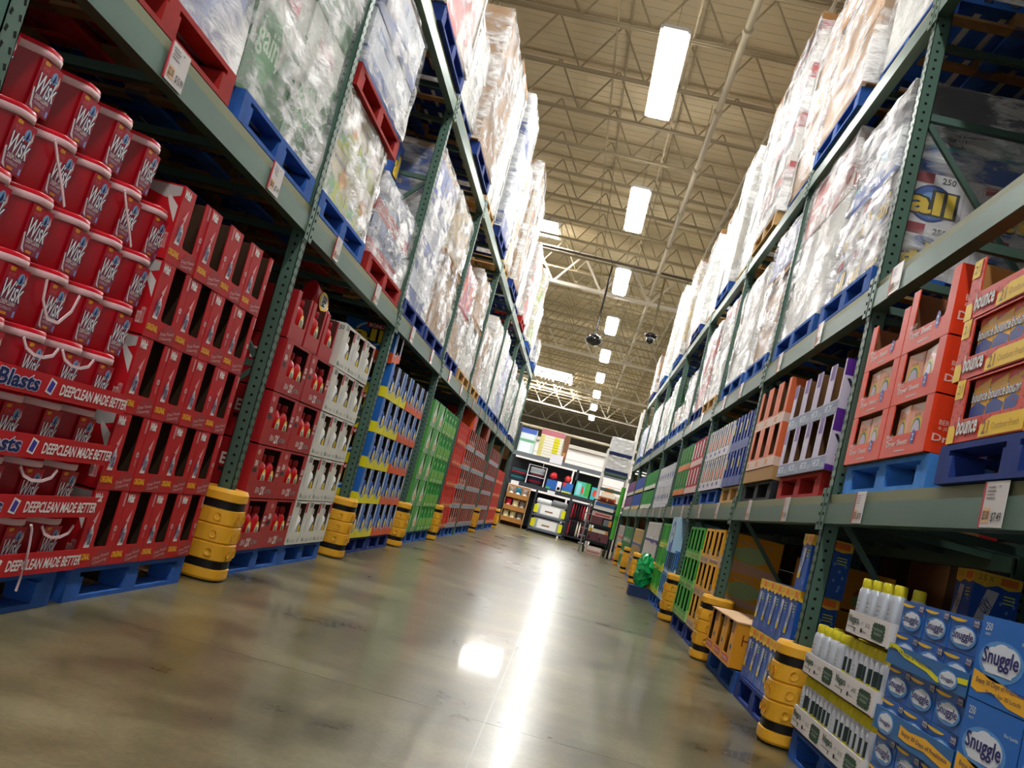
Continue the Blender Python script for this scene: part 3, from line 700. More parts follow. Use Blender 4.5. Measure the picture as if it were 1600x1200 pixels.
grid('L', c_r1, 'display_case', 'last orange-red case at the end of the left rack', 'box', 'orange-red cases at the rack end', [24.9+.3*i for i in range(8)], ZP+.004, HP, 4)
for i, (Y, n_) in enumerate([(16.06, 'under the orange-red slot cases'), (17.6, 'under the nearest grey-lipped cases'), (19.2, 'under the middle grey-lipped cases'), (20.5, 'under the farthest grey-lipped cases'), (22.5, 'under the far pale-lipped cases'), (23.7, 'under the farthest pale-lipped cases'), (25.4, 'under the last orange-red cases'), (26.7, 'at the far end of the left rack')]):
    pallet('L', Y, 0, 'blue', 1.2, 'on the floor '+n_, True)
mb = carton(.5, .5, .3, mat('#b5283e', .45)); f = leftf(mb, .5, .5, .3); f.poly([(.5, 0), (1, 0), (1, 1), (.7, 1)], LO_, 1); f.disc(.45, .5, .16, .26, mat('#e7a3b4', .5), 1); f.disc(.45, .5, .13, .22, mat('#b5283e', .45), 2)
l, rz = at('L', 17.3, ZP+5*HP+.01, .0); spawn(one('carton', mb), 'carton', 'closed crimson and orange carton on top of the red cases', 'box', l, rz)
mb = carton(.5, .5, .34, mat('#a34530', .5), KRAFT); l, rz = at('L', 20.0, ZP+5*HP+.01, .0); spawn(one('carton', mb), 'carton', 'rust-red closed carton on the far grey-lipped cases', 'box', l, rz)

# ------------------------------------------------------------------ wrapped pallet loads
def hull(w, d, h, seed, kind):
    """stretch film drawn round a load: a slightly bulged, wrinkled skin"""
    rg = random.Random(seed); mb = MB(); nx, nz = 10, 12; ph = [rg.uniform(0, 6.28) for _ in range(8)]
    per = []
    def side(a, b, n):
        for i in range(n):
            t = i/n; per.append((a[0]+(b[0]-a[0])*t, a[1]+(b[1]-a[1])*t))
    e = .012
    P = [(-w/2-e, -e), (w/2+e, -e), (w/2+e, d+e), (-w/2-e, d+e)]
    for i in range(4): side(P[i], P[(i+1) % 4], nx if i % 2 == 0 else 8)
    rings = []
    for k in range(nz+1):
        t = k/nz; z = h*t+.004; ring = []
        for j, (x, y) in enumerate(per):
            a = .006*math.sin(j*1.3+k*.9+ph[0])+.005*math.sin(j*2.9-k*1.7+ph[1])+.004*rg.uniform(-1, 1)
            vx, vy = x, y-d/2; L_ = math.hypot(vx, vy) or 1; s = 1+(a+.006)/L_
            if k == nz: s *= .985
            ring.append((vx*s, vy*s+d/2, z))
        rings.append(ring)
    m = wrap_mat(kind); mb.rings(rings, m, True, False, False)
    top = rings[-1]; c = [(x*.9, (y-d/2)*.9+d/2, h+.006) for x, y, z in top]; mb.rings([top, c], m, True, False, False)
    return mb.mesh('stretch_wrap')
def logo_print(kind):
    def f_(mb, w, d, h):
        for f in (front(mb, w, h), leftf(mb, w, d, h), rightf(mb, w, d, h)):
            if kind == 'all':
                for q in range(max(1, round(f.w/.42))):
                    n_ = max(1, round(f.w/.42)); a_ = q/n_; u_ = 1/n_
                    f.rect(a_+.02*u_, .8, a_+.4*u_, 1, mat('#9c2a38', .5), 1); all_logo(f, a_+.42*u_, .42, .26*u_, .36); f.text('250', a_+.5*u_, .84, a_+.66*u_, .95, BLACK, 2, .01)
                    for x in (.78, .99): f.rect(a_+x*u_, 0, a_+x*u_+.003, 1, mat('#9a9aa2', .5), 1)
            elif kind == 'gain':
                f.poly([(0, .3), (.6, .3), (1, .75), (1, 0), (0, 0)], mat('#2b6a3c', .4), 1); f.disc(.35, .4, .25, .25, mat('#3d8a4e', .4), 2); f.text('gain', .12, .28, .58, .5, mat('#bcd6b8', .4), 3, .03); f.rect(.3, .75, .75, .85, mat('#a8303a', .4), 2)
            elif kind == 'finish':
                f.rect(0, 0, 1, .38, mat('#a0262e', .4), 1); f.rect(0, .38, 1, 1, mat('#5d6f92', .4), 1); f.text('finish', .15, .5, .8, .72, mat('#1a2450', .4), 2, .03); f.text('DETERGENT', .1, .12, .9, .26, mat('#e0c4c4', .4), 2, .02)
            elif kind == 'window':
                f.rect(0, 0, 1, 1, mat('#2c55a8', .45), 1); f.rect(.3, .3, .62, .62, WHITE, 2); f.rect(.3, .1, .7, .2, mat('#b9b4a8', .5), 2); f.rect(.0, .9, 1, 1, KRAFT, 2)
            elif kind == 'allblue':
                f.rect(0, 0, 1, 1, mat('#1d4a9c', .45), 1); all_logo(f, .72, .68, .17, .26, 2); f.rect(.1, .18, .42, .42, WHITE, 2); f.rect(.58, .18, .9, .42, WHITE, 2); f.rect(.1, .04, .5, .12, mat('#7f93b8', .5), 2)
            elif kind == 'leaf':
                f.poly([(0, 0), (1, .0), (1, .2), (.6, .5), (.2, .35), (0, .5)], mat('#a8b53c', .5), 1); f.disc(.3, .3, .18, .2, mat('#5da05a', .5), 2); f.disc(.7, .6, .14, .18, mat('#d9a24a', .5), 2); f.rect(.1, .8, .9, .84, GREY, 1)
            elif kind == 'pink':
                f.rect(0, 0, 1, 1, mat('#b02a5a', .45), 1); f.poly([(.2, .1), (.55, .3), (.8, .9), (.4, .8)], mat('#e2561e', .4), 2); f.rect(0, 0, .18, 1, mat('#7c1c3c', .4), 2)
            elif kind == 'redband':
                f.rect(0, .7, 1, 1, mat('#a82026', .45), 1); f.rect(.1, .45, .9, .68, mat('#3b2a30', .5), 1); f.text('SCOTT', .2, .1, .8, .3, mat('#55606e', .5), 2)
            elif kind == 'blueband':
                f.rect(0, 0, 1, .35, mat('#2a4c8e', .45), 1); f.rect(.1, .7, .5, .85, mat('#7f93b8', .5), 1); f.text('250', .6, .7, .85, .85, GREY, 1)
            elif kind == 'redwhite':
                f.poly([(0, 0), (.5, 0), (.7, 1), (.3, 1), (.0, .5)], mat('#b34a42', .5), 1); f.disc(.75, .5, .15, .3, mat('#b34a42', .5), 1)
            elif kind == 'plain':
                f.rect(.15, .12, .6, .3, mat('#9a8f7c', .6), 1); f.rect(.65, .7, .9, .85, GREY, 1)
            elif kind == 'greenb':
                f.rect(0, 0, 1, 1, mat('#2f8a4c', .45), 1); f.disc(.5, .5, .3, .35, mat('#8fc49a', .5), 2)
            elif kind == 'dark':
                f.rect(0, 0, 1, .3, mat('#2857a8', .4), 1); f.rect(0, .3, 1, .34, mat('#3aa0ae', .4), 2); f.rect(.5, .3, 1, .52, mat('#2f97a6', .4), 1); f.text('12 weeks of freshness', .55, .36, .98, .45, mat('#cfe8ec', .4), 2)
                f.text('duo', .3, .36, .42, .5, mat('#c9c9cc', .4), 2)
    return f_
BASE = {'all': '#d9d9dc', 'gain': '#d7dcd4', 'finish': '#8f9ab8', 'window': '#2c55a8', 'allblue': '#1d4a9c', 'leaf': '#cfc9a8', 'pink': '#b02a5a', 'redband': '#d6d3cc', 'blueband': '#ccd3dc', 'redwhite': '#dcd0c8', 'plain': '#c9b790', 'greenb': '#2f8a4c', 'dark': '#3d3d48', 'kraft': '#a27c4e', 'white': '#dcdcd6', 'bluegrey': '#a9b3d6'}
_lc = {}
def cart_mesh(kind, w, d, h):
    k = (kind, round(w, 2), round(d, 2), round(h, 2))
    if k not in _lc:
        base = mat(BASE.get(kind, '#cccccc'), .6, 0, .4, .08, 3.)
        _lc[k] = carton(k[1], k[2], k[3], base, KRAFT if kind != 'white' else None, None if kind in ('white', 'kraft', 'bluegrey') else logo_print(kind)).mesh('carton')
    return _lc[k]
_ln = [0]
def load(S, Y0_, Y1_, z0, z1, kind, nx, nz, label, off=.03, d=.95, wrap=True, cap=False, corner=None, lean=0., topk=None):
    _ln[0] += 1; w = Y1_-Y0_; h = z1-z0; Y = (Y0_+Y1_)/2; l, rz = at(S, Y, z0, off)
    root = link('wrapped_load' if wrap else 'stacked_load', None); root.location = l; root.rotation_euler = (0, lean, rz); tag(root, label, 'pallet load', 'pallet loads on the upper shelves')
    rg = random.Random(_ln[0]); cw, ch = w/nx, h/nz
    for i in range(nx):
        for j in range(nz):
            kk = topk if (topk and j == nz-1) else kind
            o = link('carton', cart_mesh(kk, cw, d-.02, ch), root); o.location = (-w/2+cw*(i+.5), .008+rg.uniform(0, .012), j*ch)
    if cap:
        mb = MB(); mb.box(-w/2-.008, -.008, h, w/2+.008, d+.01, h+.006, BROWN); mb.box(-w/2-.008, -.012, h-.07, w/2+.008, -.006, h+.006, BROWN)
        for s in (-1, 1): mb.box(min(s*(w/2+.008), s*(w/2+.013)), -.01, h-.07, max(s*(w/2+.008), s*(w/2+.013)), d, h+.006, BROWN)
        link('cap_tray', mb.mesh('cap_tray'), root)
    if corner or (corner is None and _ln[0] % 3 == 0):
        mb = MB(); cm = mat('#d8d4c8', .6)
        for s in (-1, 1):
            mb.box(min(s*(w/2+.004), s*(w/2-.05)), -.007, 0, max(s*(w/2+.004), s*(w/2-.05)), -.003, h, cm); mb.box(min(s*(w/2+.0005), s*(w/2+.0045)), -.004, 0, max(s*(w/2+.0005), s*(w/2+.0045)), .05, h, cm)
        link('corner_board', mb.mesh('corner_board'), root)
    if wrap: link('stretch_wrap', hull(w, d, h+(.008 if cap else 0), _ln[0], _ln[0]), root)
    return root
PH = .146
ZL1 = 2.062+.16; ZL2 = 4.075+.16; ZR1 = 1.154+.16; ZR2 = 2.32+.16; ZR3 = 4.011+.16
def pl(S, a, b, z0, z1, kind, nx, nz, desc, colr, where, simple=False, **k):
    pallet(S, (a+b)/2, z0, colr, round(min(b-a, 1.45), 1), 'under the '+where, simple, off=.0 if 'off' not in k else k['off'])
    return load(S, a, b, z0+PH, z1, kind, nx, nz, desc, **k)
# left, first upper level
pl('L', 2.95, 4.32, ZL1, 3.85, 'bluegrey', 2, 3, 'grey-blue wrapped load above the red tubs, on a red pallet', 'red', 'grey-blue load over the red tubs')
pl('L', 4.45, 5.8, ZL1, 3.9, 'gain', 2, 2, 'white and green wrapped load above the red cut-front cases', 'blue', 'white and green wrapped load')
pl('L', 5.98, 7.24, ZL1, 3.05, 'leaf', 2, 2, 'short wrapped load with yellow and green print past the first upright', 'blue', 'yellow and green printed load')
pl('L', 6.05, 7.4, 3.07, 3.98, 'blueband', 1, 2, 'pale blue wrapped load stacked on a red pallet over another load', 'red', 'pale blue load, second tier', off=.0)
pl('L', 7.42, 8.88, ZL1, 2.98, 'finish', 2, 2, 'red and blue wrapped load before the second upright', 'red', 'red and blue load')
load('L', 7.9, 8.9, 3.0, 3.62, 'allblue', 2, 1, 'blue cartons with white panels set back on the red and blue load', off=.3, d=.65, wrap=False, corner=False)
pl('L', 9.12, 10.4, ZL1, 3.82, 'blueband', 2, 3, 'tall wrapped load with blue bands behind the second upright', 'dark blue', 'blue-banded tall load', topk='window')
load('L', 8.9+.18, 9.3, 0, .01, 'white', 1, 1, 'thin white board behind the second upright', wrap=False, corner=False) if False else None
pl('L', 10.5, 11.95, ZL1, 3.2, 'kraft', 2, 2, 'brown wrapped load on dark blue pallet before the third upright', 'dark blue', 'brown wrapped load', cap=True)
load('L', 10.55, 11.9, 3.22, 3.85, 'plain', 1, 1, 'wide tan carton on top of the brown wrapped load', corner=False)
pl('L', 12.25, 13.5, ZL1, 2.95, 'kraft', 2, 1, 'short brown crinkled load after the third upright', 'dark blue', 'short brown crinkled load', cap=True)
load('L', 12.3, 13.5, 2.98, 3.5, 'pink', 2, 1, 'crimson and orange wrapped cartons on a brown load')
pl('L', 13.65, 15.1, ZL1, 3.1, 'white', 2, 2, 'white wrapped load with orange tag before the fourth upright', 'wooden', 'white load with orange tag', cap=True)
load('L', 13.7, 15.0, 3.12, 3.75, 'kraft', 1, 1, 'brown wrapped carton resting on the orange-tagged white load')
pl('L', 15.4, 16.7, ZL1, 3.3, 'kraft', 2, 2, 'brown wrapped load on bare pallet after the fourth upright', 'wooden', 'brown load past the fourth upright', True)
pl('L', 16.85, 18.2, ZL1, 3.7, 'white', 1, 2, 'tall milky white wrapped load before the fifth upright', 'blue', 'tall milky white load', True)
pl('L', 18.5, 19.8, ZL1, 3.8, 'white', 1, 2, 'milky white wrapped load right after the fifth upright', 'blue', 'white load past the fifth upright', True)
pl('L', 19.95, 21.3, ZL1, 3.6, 'bluegrey', 1, 2, 'pale grey-blue wrapped load before the sixth upright', 'dark blue', 'pale grey-blue far load', True)
pl('L', 21.6, 22.9, ZL1, 3.7, 'white', 1, 2, 'white wrapped load past the sixth upright of the left rack', 'blue', 'white load past the sixth upright', True)
pl('L', 23.1, 24.4, ZL1, 3.5, 'gain', 1, 2, 'pale green wrapped load before the seventh left upright', 'blue', 'pale green far load', True)
pl('L', 24.8, 27.5, ZL1, 3.75, 'white', 2, 2, 'long white wrapped load at the far end of the left rack', 'dark blue', 'last wrapped load on the left', True)
# left, top level
tl = [(2.9, 4.3, 5.6, 'kraft', 2, 2, 'dark blue', 'brown wrapped load on the left top shelf, outside the frame'), (4.4, 5.8, 5.8, 'white', 2, 3, 'dark blue', 'white wrapped load on the left top shelf above the first post'),
      (5.95, 7.3, 5.7, 'kraft', 2, 2, 'wooden', 'tall brown wrapped cartons at the near left top shelf'), (7.45, 8.9, 5.9, 'redwhite', 1, 2, 'dark blue', 'white load with red print on the left top shelf'),
      (9.1, 10.3, 5.2, 'white', 2, 2, 'dark blue', 'square white wrapped box load on the left top shelf'), (10.4, 11.9, 5.85, 'kraft', 2, 3, 'dark blue', 'brown and white load at the third upright of the top shelf'),
      (12.3, 13.5, 6.15, 'white', 2, 3, 'wooden', 'very tall white wrapped load on the left top shelf'), (13.7, 15.0, 6.3, 'blueband', 2, 3, 'dark blue', 'tall wrapped load with blue bands on the left top shelf'),
      (15.5, 16.7, 6.0, 'plain', 2, 3, 'wooden', 'tan wrapped load on the left top shelf near the middle'), (16.9, 18.2, 6.45, 'kraft', 2, 3, 'dark blue', 'tallest brown wrapped load on the left top shelf'),
      (18.6, 19.9, 6.5, 'white', 2, 3, 'dark blue', 'tall glossy white load close to the left skylight'), (20.1, 21.3, 5.9, 'redwhite', 1, 2, 'red', 'far white and red wrapped load on the left top shelf'),
      (21.7, 23.0, 6.0, 'white', 1, 3, 'dark blue', 'far white striped load on the left top shelf'), (23.2, 24.4, 6.1, 'leaf', 1, 2, 'blue', 'far yellowish wrapped load on the left top shelf'), (24.9, 26.2, 5.7, 'white', 1, 2, 'dark blue', 'farthest but one white load on the left top shelf'), (26.4, 27.5, 5.0, 'blueband', 1, 2, 'blue', 'farthest bluish load on the left top shelf')]
for i, (a, b, zt, kd, nx, nz, pc, ds) in enumerate(tl):
    pl('L', a, b, ZL2, zt, kd, nx, nz, ds, pc, '%s load along the left top shelf' % ORD[i], i > 4, off=-.04 if i % 2 else .04, cap=(i % 3 == 0))
# right, second level (above the cases)
pl('R', 2.6, 3.45, ZR2, 4.1-.2, 'kraft', 1, 2, 'brown wrapped load at the right edge of the picture', 'wooden', 'brown load at the right picture edge', off=-.05)
pl('R', 5.78, 6.95, ZR2, 3.22, 'all', 1, 2, 'white cartons with round blue logo behind the near right upright', 'blue', 'white logo cartons')
load('R', 5.85, 6.9, 3.24, 3.78, 'dark', 1, 1, 'dark wrapped pack with teal band on the white logo cartons', corner=False)
pl('R', 7.1, 8.6, ZR2, 3.98, 'white', 2, 3, 'large pale wrapped load between the first two right uprights', 'blue', 'large pale load', topk='redwhite')
pl('R', 8.9, 10.0, ZR2, 3.45, 'kraft', 1, 2, 'crinkled brown load past the second right upright', 'blue', 'crinkled brown load', cap=True)
pl('R', 10.15, 11.6, ZR2, 3.75, 'white', 2, 3, 'white wrapped load before the third right upright', 'blue', 'white load before the third right upright')
load('R', 8.95, 10.0, 3.48, 3.9, 'bluegrey', 1, 1, 'grey-blue wrapped carton on the crinkled brown load')
pl('R', 12.05, 13.3, ZR2, 3.3, 'white', 1, 2, 'short white load past the third right upright', 'wooden', 'short white load', True)
load('R', 12.1, 13.2, 3.32, 3.85, 'redband', 1, 1, 'white pack with red band on the short white load')
pl('R', 13.45, 14.7, ZR2, 3.8, 'redwhite', 2, 2, 'tall load with red stripe before the fourth right upright', 'dark blue', 'red-striped tall load', True)
pl('R', 15.2, 16.4, ZR2, 3.4, 'white', 1, 2, 'white load past the fourth right upright', 'blue', 'white load past the fourth right upright', True)
pl('R', 16.6, 17.8, ZR2, 3.0, 'plain', 2, 2, 'low tan cartons before the fifth right upright', 'blue', 'low tan cartons', True)
pl('R', 18.3, 19.6, ZR2, 3.7, 'greenb', 1, 2, 'green wrapped load on the far right shelf', 'blue', 'green far load', True)
pl('R', 19.8, 21.0, ZR2, 3.5, 'white', 1, 2, 'far white load before the sixth right upright', 'dark blue', 'far white load', True)
pl('R', 21.4, 24.1, ZR2, 3.6, 'white', 2, 2, 'far double white load before the seventh right upright', 'dark blue', 'far double white load', True)
pl('R', 24.5, 27.2, ZR2, 3.4, 'bluegrey', 2, 2, 'last pale load at the far end of the right rack', 'blue', 'last load on the right', True)
# right, top level
tr_ = [(2.6, 4.0, 5.6, 'white', 'dark blue', 'white load on the near right top shelf, outside the frame', 1), (4.1, 5.5, 5.9, 'white', 'dark blue', 'white load over the near right upright', 2),
       (5.8, 7.0, 6.0, 'white', 'blue', 'tall white and blue load right after the near right upright', 2), (7.15, 8.65, 5.5, 'kraft', 'blue', 'brown and white wrapped load on the right top shelf', 2),
       (8.85, 10.1, 6.1, 'kraft', 'blue', 'tan wrapped load on blue pallet along the right top shelf', 2), (10.25, 11.6, 6.45, 'redband', 'wooden', 'tall load of white cartons with red tops', 4),
       (12.0, 13.3, 6.6, 'white', 'wooden', 'very tall grey-white wrapped load on the right top shelf', 3), (13.45, 14.6, 6.2, 'white', 'blue', 'leaning white wrapped load before the fourth right upright', 2),
       (15.1, 16.3, 6.0, 'white', 'wooden', 'glossy white load in the middle of the right top shelf', 2), (16.5, 17.7, 5.9, 'white', 'dark blue', 'white wrapped load beyond the middle of the right top shelf', 2),
       (18.2, 19.5, 5.7, 'kraft', 'dark blue', 'dull brown load beyond the fifth right upright', 2), (19.7, 20.9, 6.2, 'plain', 'blue', 'tan-topped load before the sixth right upright', 2),
       (21.4, 22.6, 6.0, 'gain', 'blue', 'greenish wrapped load on the far right top shelf', 2), (22.8, 24.0, 6.4, 'white', 'blue', 'far tall white load with tan lid on the right top shelf', 2),
       (24.5, 25.7, 5.5, 'redwhite', 'dark blue', 'far reddish load on the right top shelf', 2), (25.9, 27.2, 5.3, 'kraft', 'dark blue', 'farthest brown load on the right top shelf', 2)]
for i, (a, b, zt, kd, pc, ds, nz) in enumerate(tr_):
    pl('R', a, b, ZR3, zt, kd, 1 if i % 2 else 2, nz, ds, pc, '%s load along the right top shelf' % ORD[i], i > 5, off=-.03 if i % 2 else .04, cap=(i % 3 != 1))

# ------------------------------------------------------------------ back-to-back stock behind both racks (added to block background light, coloured dark for shade)
for S in ('L', 'R'):
    Y0_ = YL0 if S == 'L' else YR0
    for k in range(-1, 7):
        mb = MB(); w = BAY-.02; ny = 4; nzz = 13; hh = 5.6/nzz
        for i in range(ny):
            for j in range(nzz):
                mb.box(-w/2+w*i/ny+.003, rnd.uniform(0, .03), hh*j, -w/2+w*(i+1)/ny-.003, .7, hh*(j+1)-.004, (BROWN, DKBROWN, mat('#4b3424', .85), mat('#2a3448', .7))[rnd.randrange(4)])
        l, rz = at(S, Y0_+(k+.5)*BAY, .0, 1.22)
        spawn(one('filler_cartons', mb), 'filler_cartons', 'added carton wall coloured dark as shade behind the %s rack, %s bay' % ('left' if S == 'L' else 'right', ORD[k+1] if k > -1 else 'nearest'), 'boxes', l, rz, 'added dark back stock')

for S in ('L', 'R'):  # piles added to hide the bright gaps past the rack ends
    hh = 2.3
    mb = MB()
    for j in range(5): mb.box(-.13, rnd.uniform(0, .02), hh*j/5, .13, 1.1, hh*(j+1)/5-.004, (BROWN, DKBROWN)[j % 2])
    l, rz = at(S, 27.95 if S == 'L' else 27.64, 0, .03)
    spawn(one('filler_cartons', mb), 'filler_cartons', 'added brown carton pile hiding bright gaps at the far end of the %s rack' % ('left' if S == 'L' else 'right'), 'boxes', l, rz, 'added cartons at the far rack ends')
# ------------------------------------------------------------------ right side, floor level
# white trays with spray cans
NT = mat('#ddd9d6', .55); NG = mat('#1f4434', .5)
def tray_mesh(w, d, h):
    mb = MB(); t = .005
    mb.box(-w/2, 0, 0, w/2, t, h, NT); mb.box(-w/2, d-t, 0, w/2, d, h, NT); mb.box(-w/2, t, 0, -w/2+t, d-t, h, NT); mb.box(w/2-t, t, 0, w/2, d-t, h, NT); mb.box(-w/2, 0, 0, w/2, d, .004, KRAFT)
    f = front(mb, w, h)
    f.text('Niagara', .03, .42, .3, .82, NG, 2, .05); f.rect(.03, .3, .26, .33, BLACK, 1); f.rect(.22, .16, .24, .3, BLACK, 1); f.text('6 CT', .36, .55, .42, .66, BLACK, 2); f.text('20 OZ', .47, .5, .58, .66, BLACK, 2)
    f.disc(.39, .3, .025, .1, BLACK, 1); f.rect(.4, .27, .52, .31, GREY, 1)
    pts = []
    for k in range(36):
        a = k*math.pi/18; s = 1 if k % 2 else .88; pts.append((.78+.15*s*max(-1, min(1, 1.25*math.cos(a))), .48+.36*s*max(-1, min(1, 1.25*math.sin(a)))))
    f.poly(pts, NG, 1); f.text('PROFESSIONAL', .67, .52, .89, .62, mat('#a8bcae', .5), 2); f.text('FINISH', .7, .34, .86, .46, mat('#a8bcae', .5), 2)
    g = rightf(mb, w, d, h); g.text('Niagara', .15, .25, .8, .8, NG, 2, .05)
    return mb
NTR = one('can_tray', tray_mesh(.59, .4, .1))
def can_proto(front_lab):
    b = lathe_mesh('can_body', [(0, .031), (.004, .034), (.175, .034), (.19, .032), (.205, .024)], mat('#c9d0da', .28, .2), 18)
    c = lathe_mesh('cap', [(.2, .0255), (.202, .0265), (.238, .0255), (.243, .022)], mat('#d8cc2a', .35), 16)
    mb = MB()
    if front_lab:
        for i in range(7):
            a0 = -90-40+i*11.4; a1 = a0+11.4
            p = [(math.cos(R(a))*.0345, math.sin(R(a))*.0345) for a in (a0, a1)]
            def q(z0, z1, m, rr_=1.): mb.face([(p[0][0]*rr_, p[0][1]*rr_, z0), (p[1][0]*rr_, p[1][1]*rr_, z0), (p[1][0]*rr_, p[1][1]*rr_, z1), (p[0][0]*rr_, p[0][1]*rr_, z1)], m)
            q(.1, .16, mat('#26383a', .4)); q(.07, .1, mat('#c3bb25', .4)); q(.03, .05, mat('#5b7fb8', .4))
    else:
        for k in range(6): 
            for i in range(5):
                a0 = -90-30+i*12; p = [(math.cos(R(a))*.0343, math.sin(R(a))*.0343) for a in (a0, a0+12)]
                z = .05+k*.018; mb.face([(p[0][0], p[0][1], z), (p[1][0], p[1][1], z), (p[1][0], p[1][1], z+.003), (p[0][0], p[0][1], z+.003)], GREY)
    return [('can_body', b, []), ('cap', c, []), ('can_label', mb.mesh('can_label'), [])]
CAN0, CAN1 = can_proto(False), can_proto(True)
rows_ = [(.15, (4.45, 5.04)), (.41, (4.45, 5.04)), (.675, (4.45,))]
for ti, (z, Ys) in enumerate(rows_):
    for yi, Y in enumerate(Ys):
        l, rz = at('R', Y, z+.002, .0)
        tn = '%s tray, %s row' % (['nearer', 'farther'][yi], ['bottom', 'middle', 'top'][ti]) if ti < 2 else 'tray on the top row'
        spawn(NTR, 'can_tray', 'white cardboard tray of spray cans with dark green print, %s' % tn, 'tray', l, rz, 'white trays of spray cans')
        sparse = (ti == 2 or (ti == 1 and yi == 1)); n = 8
        for dp in range(2):
            for i in range(n):
                if sparse and (i % 2 == 1 or dp == 1 and i % 3): continue
                yy = Y+.59/2-.037-i*.0735 if not sparse else Y+.59/2-.045-i*.0735
                x = XR+.045+dp*.073
                if not sparse and ti < 2 and i == 7 and dp == 1: pass
                spawn(CAN0 if sparse or (i+ti) % 3 == 0 and i < 3 else CAN1, 'spray_can', 'yellow-capped spray can, %s from far in the %s rank, %s' % (ORD[i], ['front', 'rear'][dp], tn), 'can', (x, yy, z+.007), R(-90)+rnd.uniform(-.25, .25), 'yellow capped spray cans')
mb = MB(); mb.box(-.59, 0, 0, .59, .42, .004, KRAFT)
pallet('R', 4.74, 0, 'blue', 1.2, 'on the floor under the white spray can trays')
# blue dryer-sheet boxes
SB = mat('#1a5fb4', .35, 0, .5); SB2 = mat('#5b97d8', .4); CL = mat('#dfe6f2', .4); SN = mat('#1b1d6a', .4); GLD = mat('#f0c02e', .4)
def cloud(f, cx, cy, rx, ry, lift=1):
    f.disc(cx, cy, rx*1.18, ry*1.2, SB2, lift); f.disc(cx-rx*.35, cy, rx*.65, ry*.8, CL, lift+.5); f.disc(cx+rx*.35, cy+ry*.1, rx*.65, ry*.85, CL, lift+.8); f.disc(cx, cy+ry*.45, rx*.5, ry*.6, CL, lift+1.1); f.rect(cx-rx*.7, cy-ry*.75, cx+rx*.7, cy, CL, lift+1.4)
def deco_sn(mb, w, d, h):
    f = front(mb, w, h); f.disc(.25, .9, .3, .1, GLD, 1, 16, 180, 360); cloud(f, .5, .42, .36, .26); f.text('Snuggle', .16, .28, .84, .58, SN, 4, .03); f.rect(.74, .74, .95, .95, SN, 1); f.text('36%', .76, .85, .93, .93, WHITE, 2, .02); f.text('MORE', .76, .76, .93, .83, WHITE, 2)
    g = rightf(mb, w, d, h); g.text('Snuggle', .1, .3, .6, .6, mat('#8fb8e8', .4), 2)
c_sn = one('dryer_sheet_box', carton(.25, .11, .118, SB, None, deco_sn))
for t in range(3):
    for lay in range(2):
        for i in range(3):
            l, rz = at('R', 3.97-.255*i, .149+t*.243+lay*.119+.004, .012)
            spawn(c_sn, 'dryer_sheet_box', 'small blue dryer sheet box, %s from the left, %s layer of the %s tier' % (ORD[i], ['lower', 'upper'][lay], rown(t, 3)), 'box', l, rz+rnd.uniform(-.02, .02), 'small blue dryer sheet boxes')
    mb = MB(); w = .8; h = .072+(.01 if t == 1 else 0)
    mb.box(-w/2, -.002, 0, w/2, .003, h, mat('#2a6aa8', .4)); mb.box(-w/2, 0, 0, w/2, .3, .003, KRAFT); mb.box(w/2-.004, .0, 0, w/2, .3, h, mat('#2a6aa8', .4)); mb.box(-w/2, 0, 0, -w/2+.004, .3, h, mat('#2a6aa8', .4))
    f = front(mb, w, h, -.002)
    if t == 2:
        pts = [(0, .75), (.12, .8), (.25, .55), (.4, .45), (.55, .35), (.68, .1), (.78, .2), (.9, .45), (1, .5)]
        f.poly([(x, y+.24) for x, y in pts[::-1]]+[(x, y-.0) for x, y in pts], mat('#e6e021', .4), 1); f.text('Enjoy 14 Days of Freshness', .04, .58, .6, .78, SN, 3, .01, 0, -.04)
        cloud(f, .8, .42, .09, .35, 2); f.text('Snuggle', .73, .3, .87, .52, SN, 5, .02)
    else:
        f.poly([(.38, .25), (.5, .2), (.7, .3), (1, .1), (1, .55), (.7, .8), (.5, .68), (.38, .75)], mat('#f2b52c', .4), 1); f.text('Enjoy 30 Days of Freshness', .42, .36, .96, .58, SN, 3, .01)
        cloud(f, .18, .45, .1, .4, 1); f.text('Snuggle', .1, .32, .26, .56, SN, 4, .02)
    l, rz = at('R', 3.715, .149+t*.243, .0)
    spawn(one('display_tray', mb), 'display_tray', ['blue tray with orange ribbon print under the bottom tier of small blue boxes', 'blue tray with orange ribbon print under the second tier of small blue boxes', 'blue tray with wavy yellow ribbon under the top tier of small blue boxes'][t], 'tray', l, rz, 'blue printed trays')
def deco_sb(mb, w, d, h):
    f = front(mb, w, h); f.rect(.0, .0, 1, 1, mat('#1f6cc4', .35), 1); f.text('250', .08, .83, .2, .92, WHITE, 2, .01); f.text('SHEETS', .09, .77, .19, .8, WHITE, 2)
    cloud(f, .45, .5, .33, .2, 2); f.text('Snuggle', .14, .4, .76, .64, SN, 5, .03)
    f.poly([(.02, .12), (.15, .08), (.4, .14), (.7, .04), (1, .02), (1, .2), (.7, .24), (.4, .3), (.15, .32), (.02, .34)], mat('#f2b52c', .4), 2)
    f.text('Enjoy 30 Days of Freshness', .1, .18, .92, .26, SN, 3, .005); f.text('Sheets for 30 Loads', .3, .1, .9, .15, SN, 3); f.text('Blue Sparkle', .74, .74, .96, .79, WHITE, 2)
c_sb = one('dryer_sheet_box', carton(.4, .3, .246, SB, None, deco_sb))
for t in range(3):
    for i in range(2):
        l, rz = at('R', 3.10-.405*i, .149+t*.249, .0); spawn(c_sb, 'dryer_sheet_box', 'large blue dryer sheet box with white lettering, %s column, %s of the stack' % (['first', 'right-hand'][i], ['bottom', 'middle', 'top'][t]), 'box', l, rz, 'large blue dryer sheet boxes')
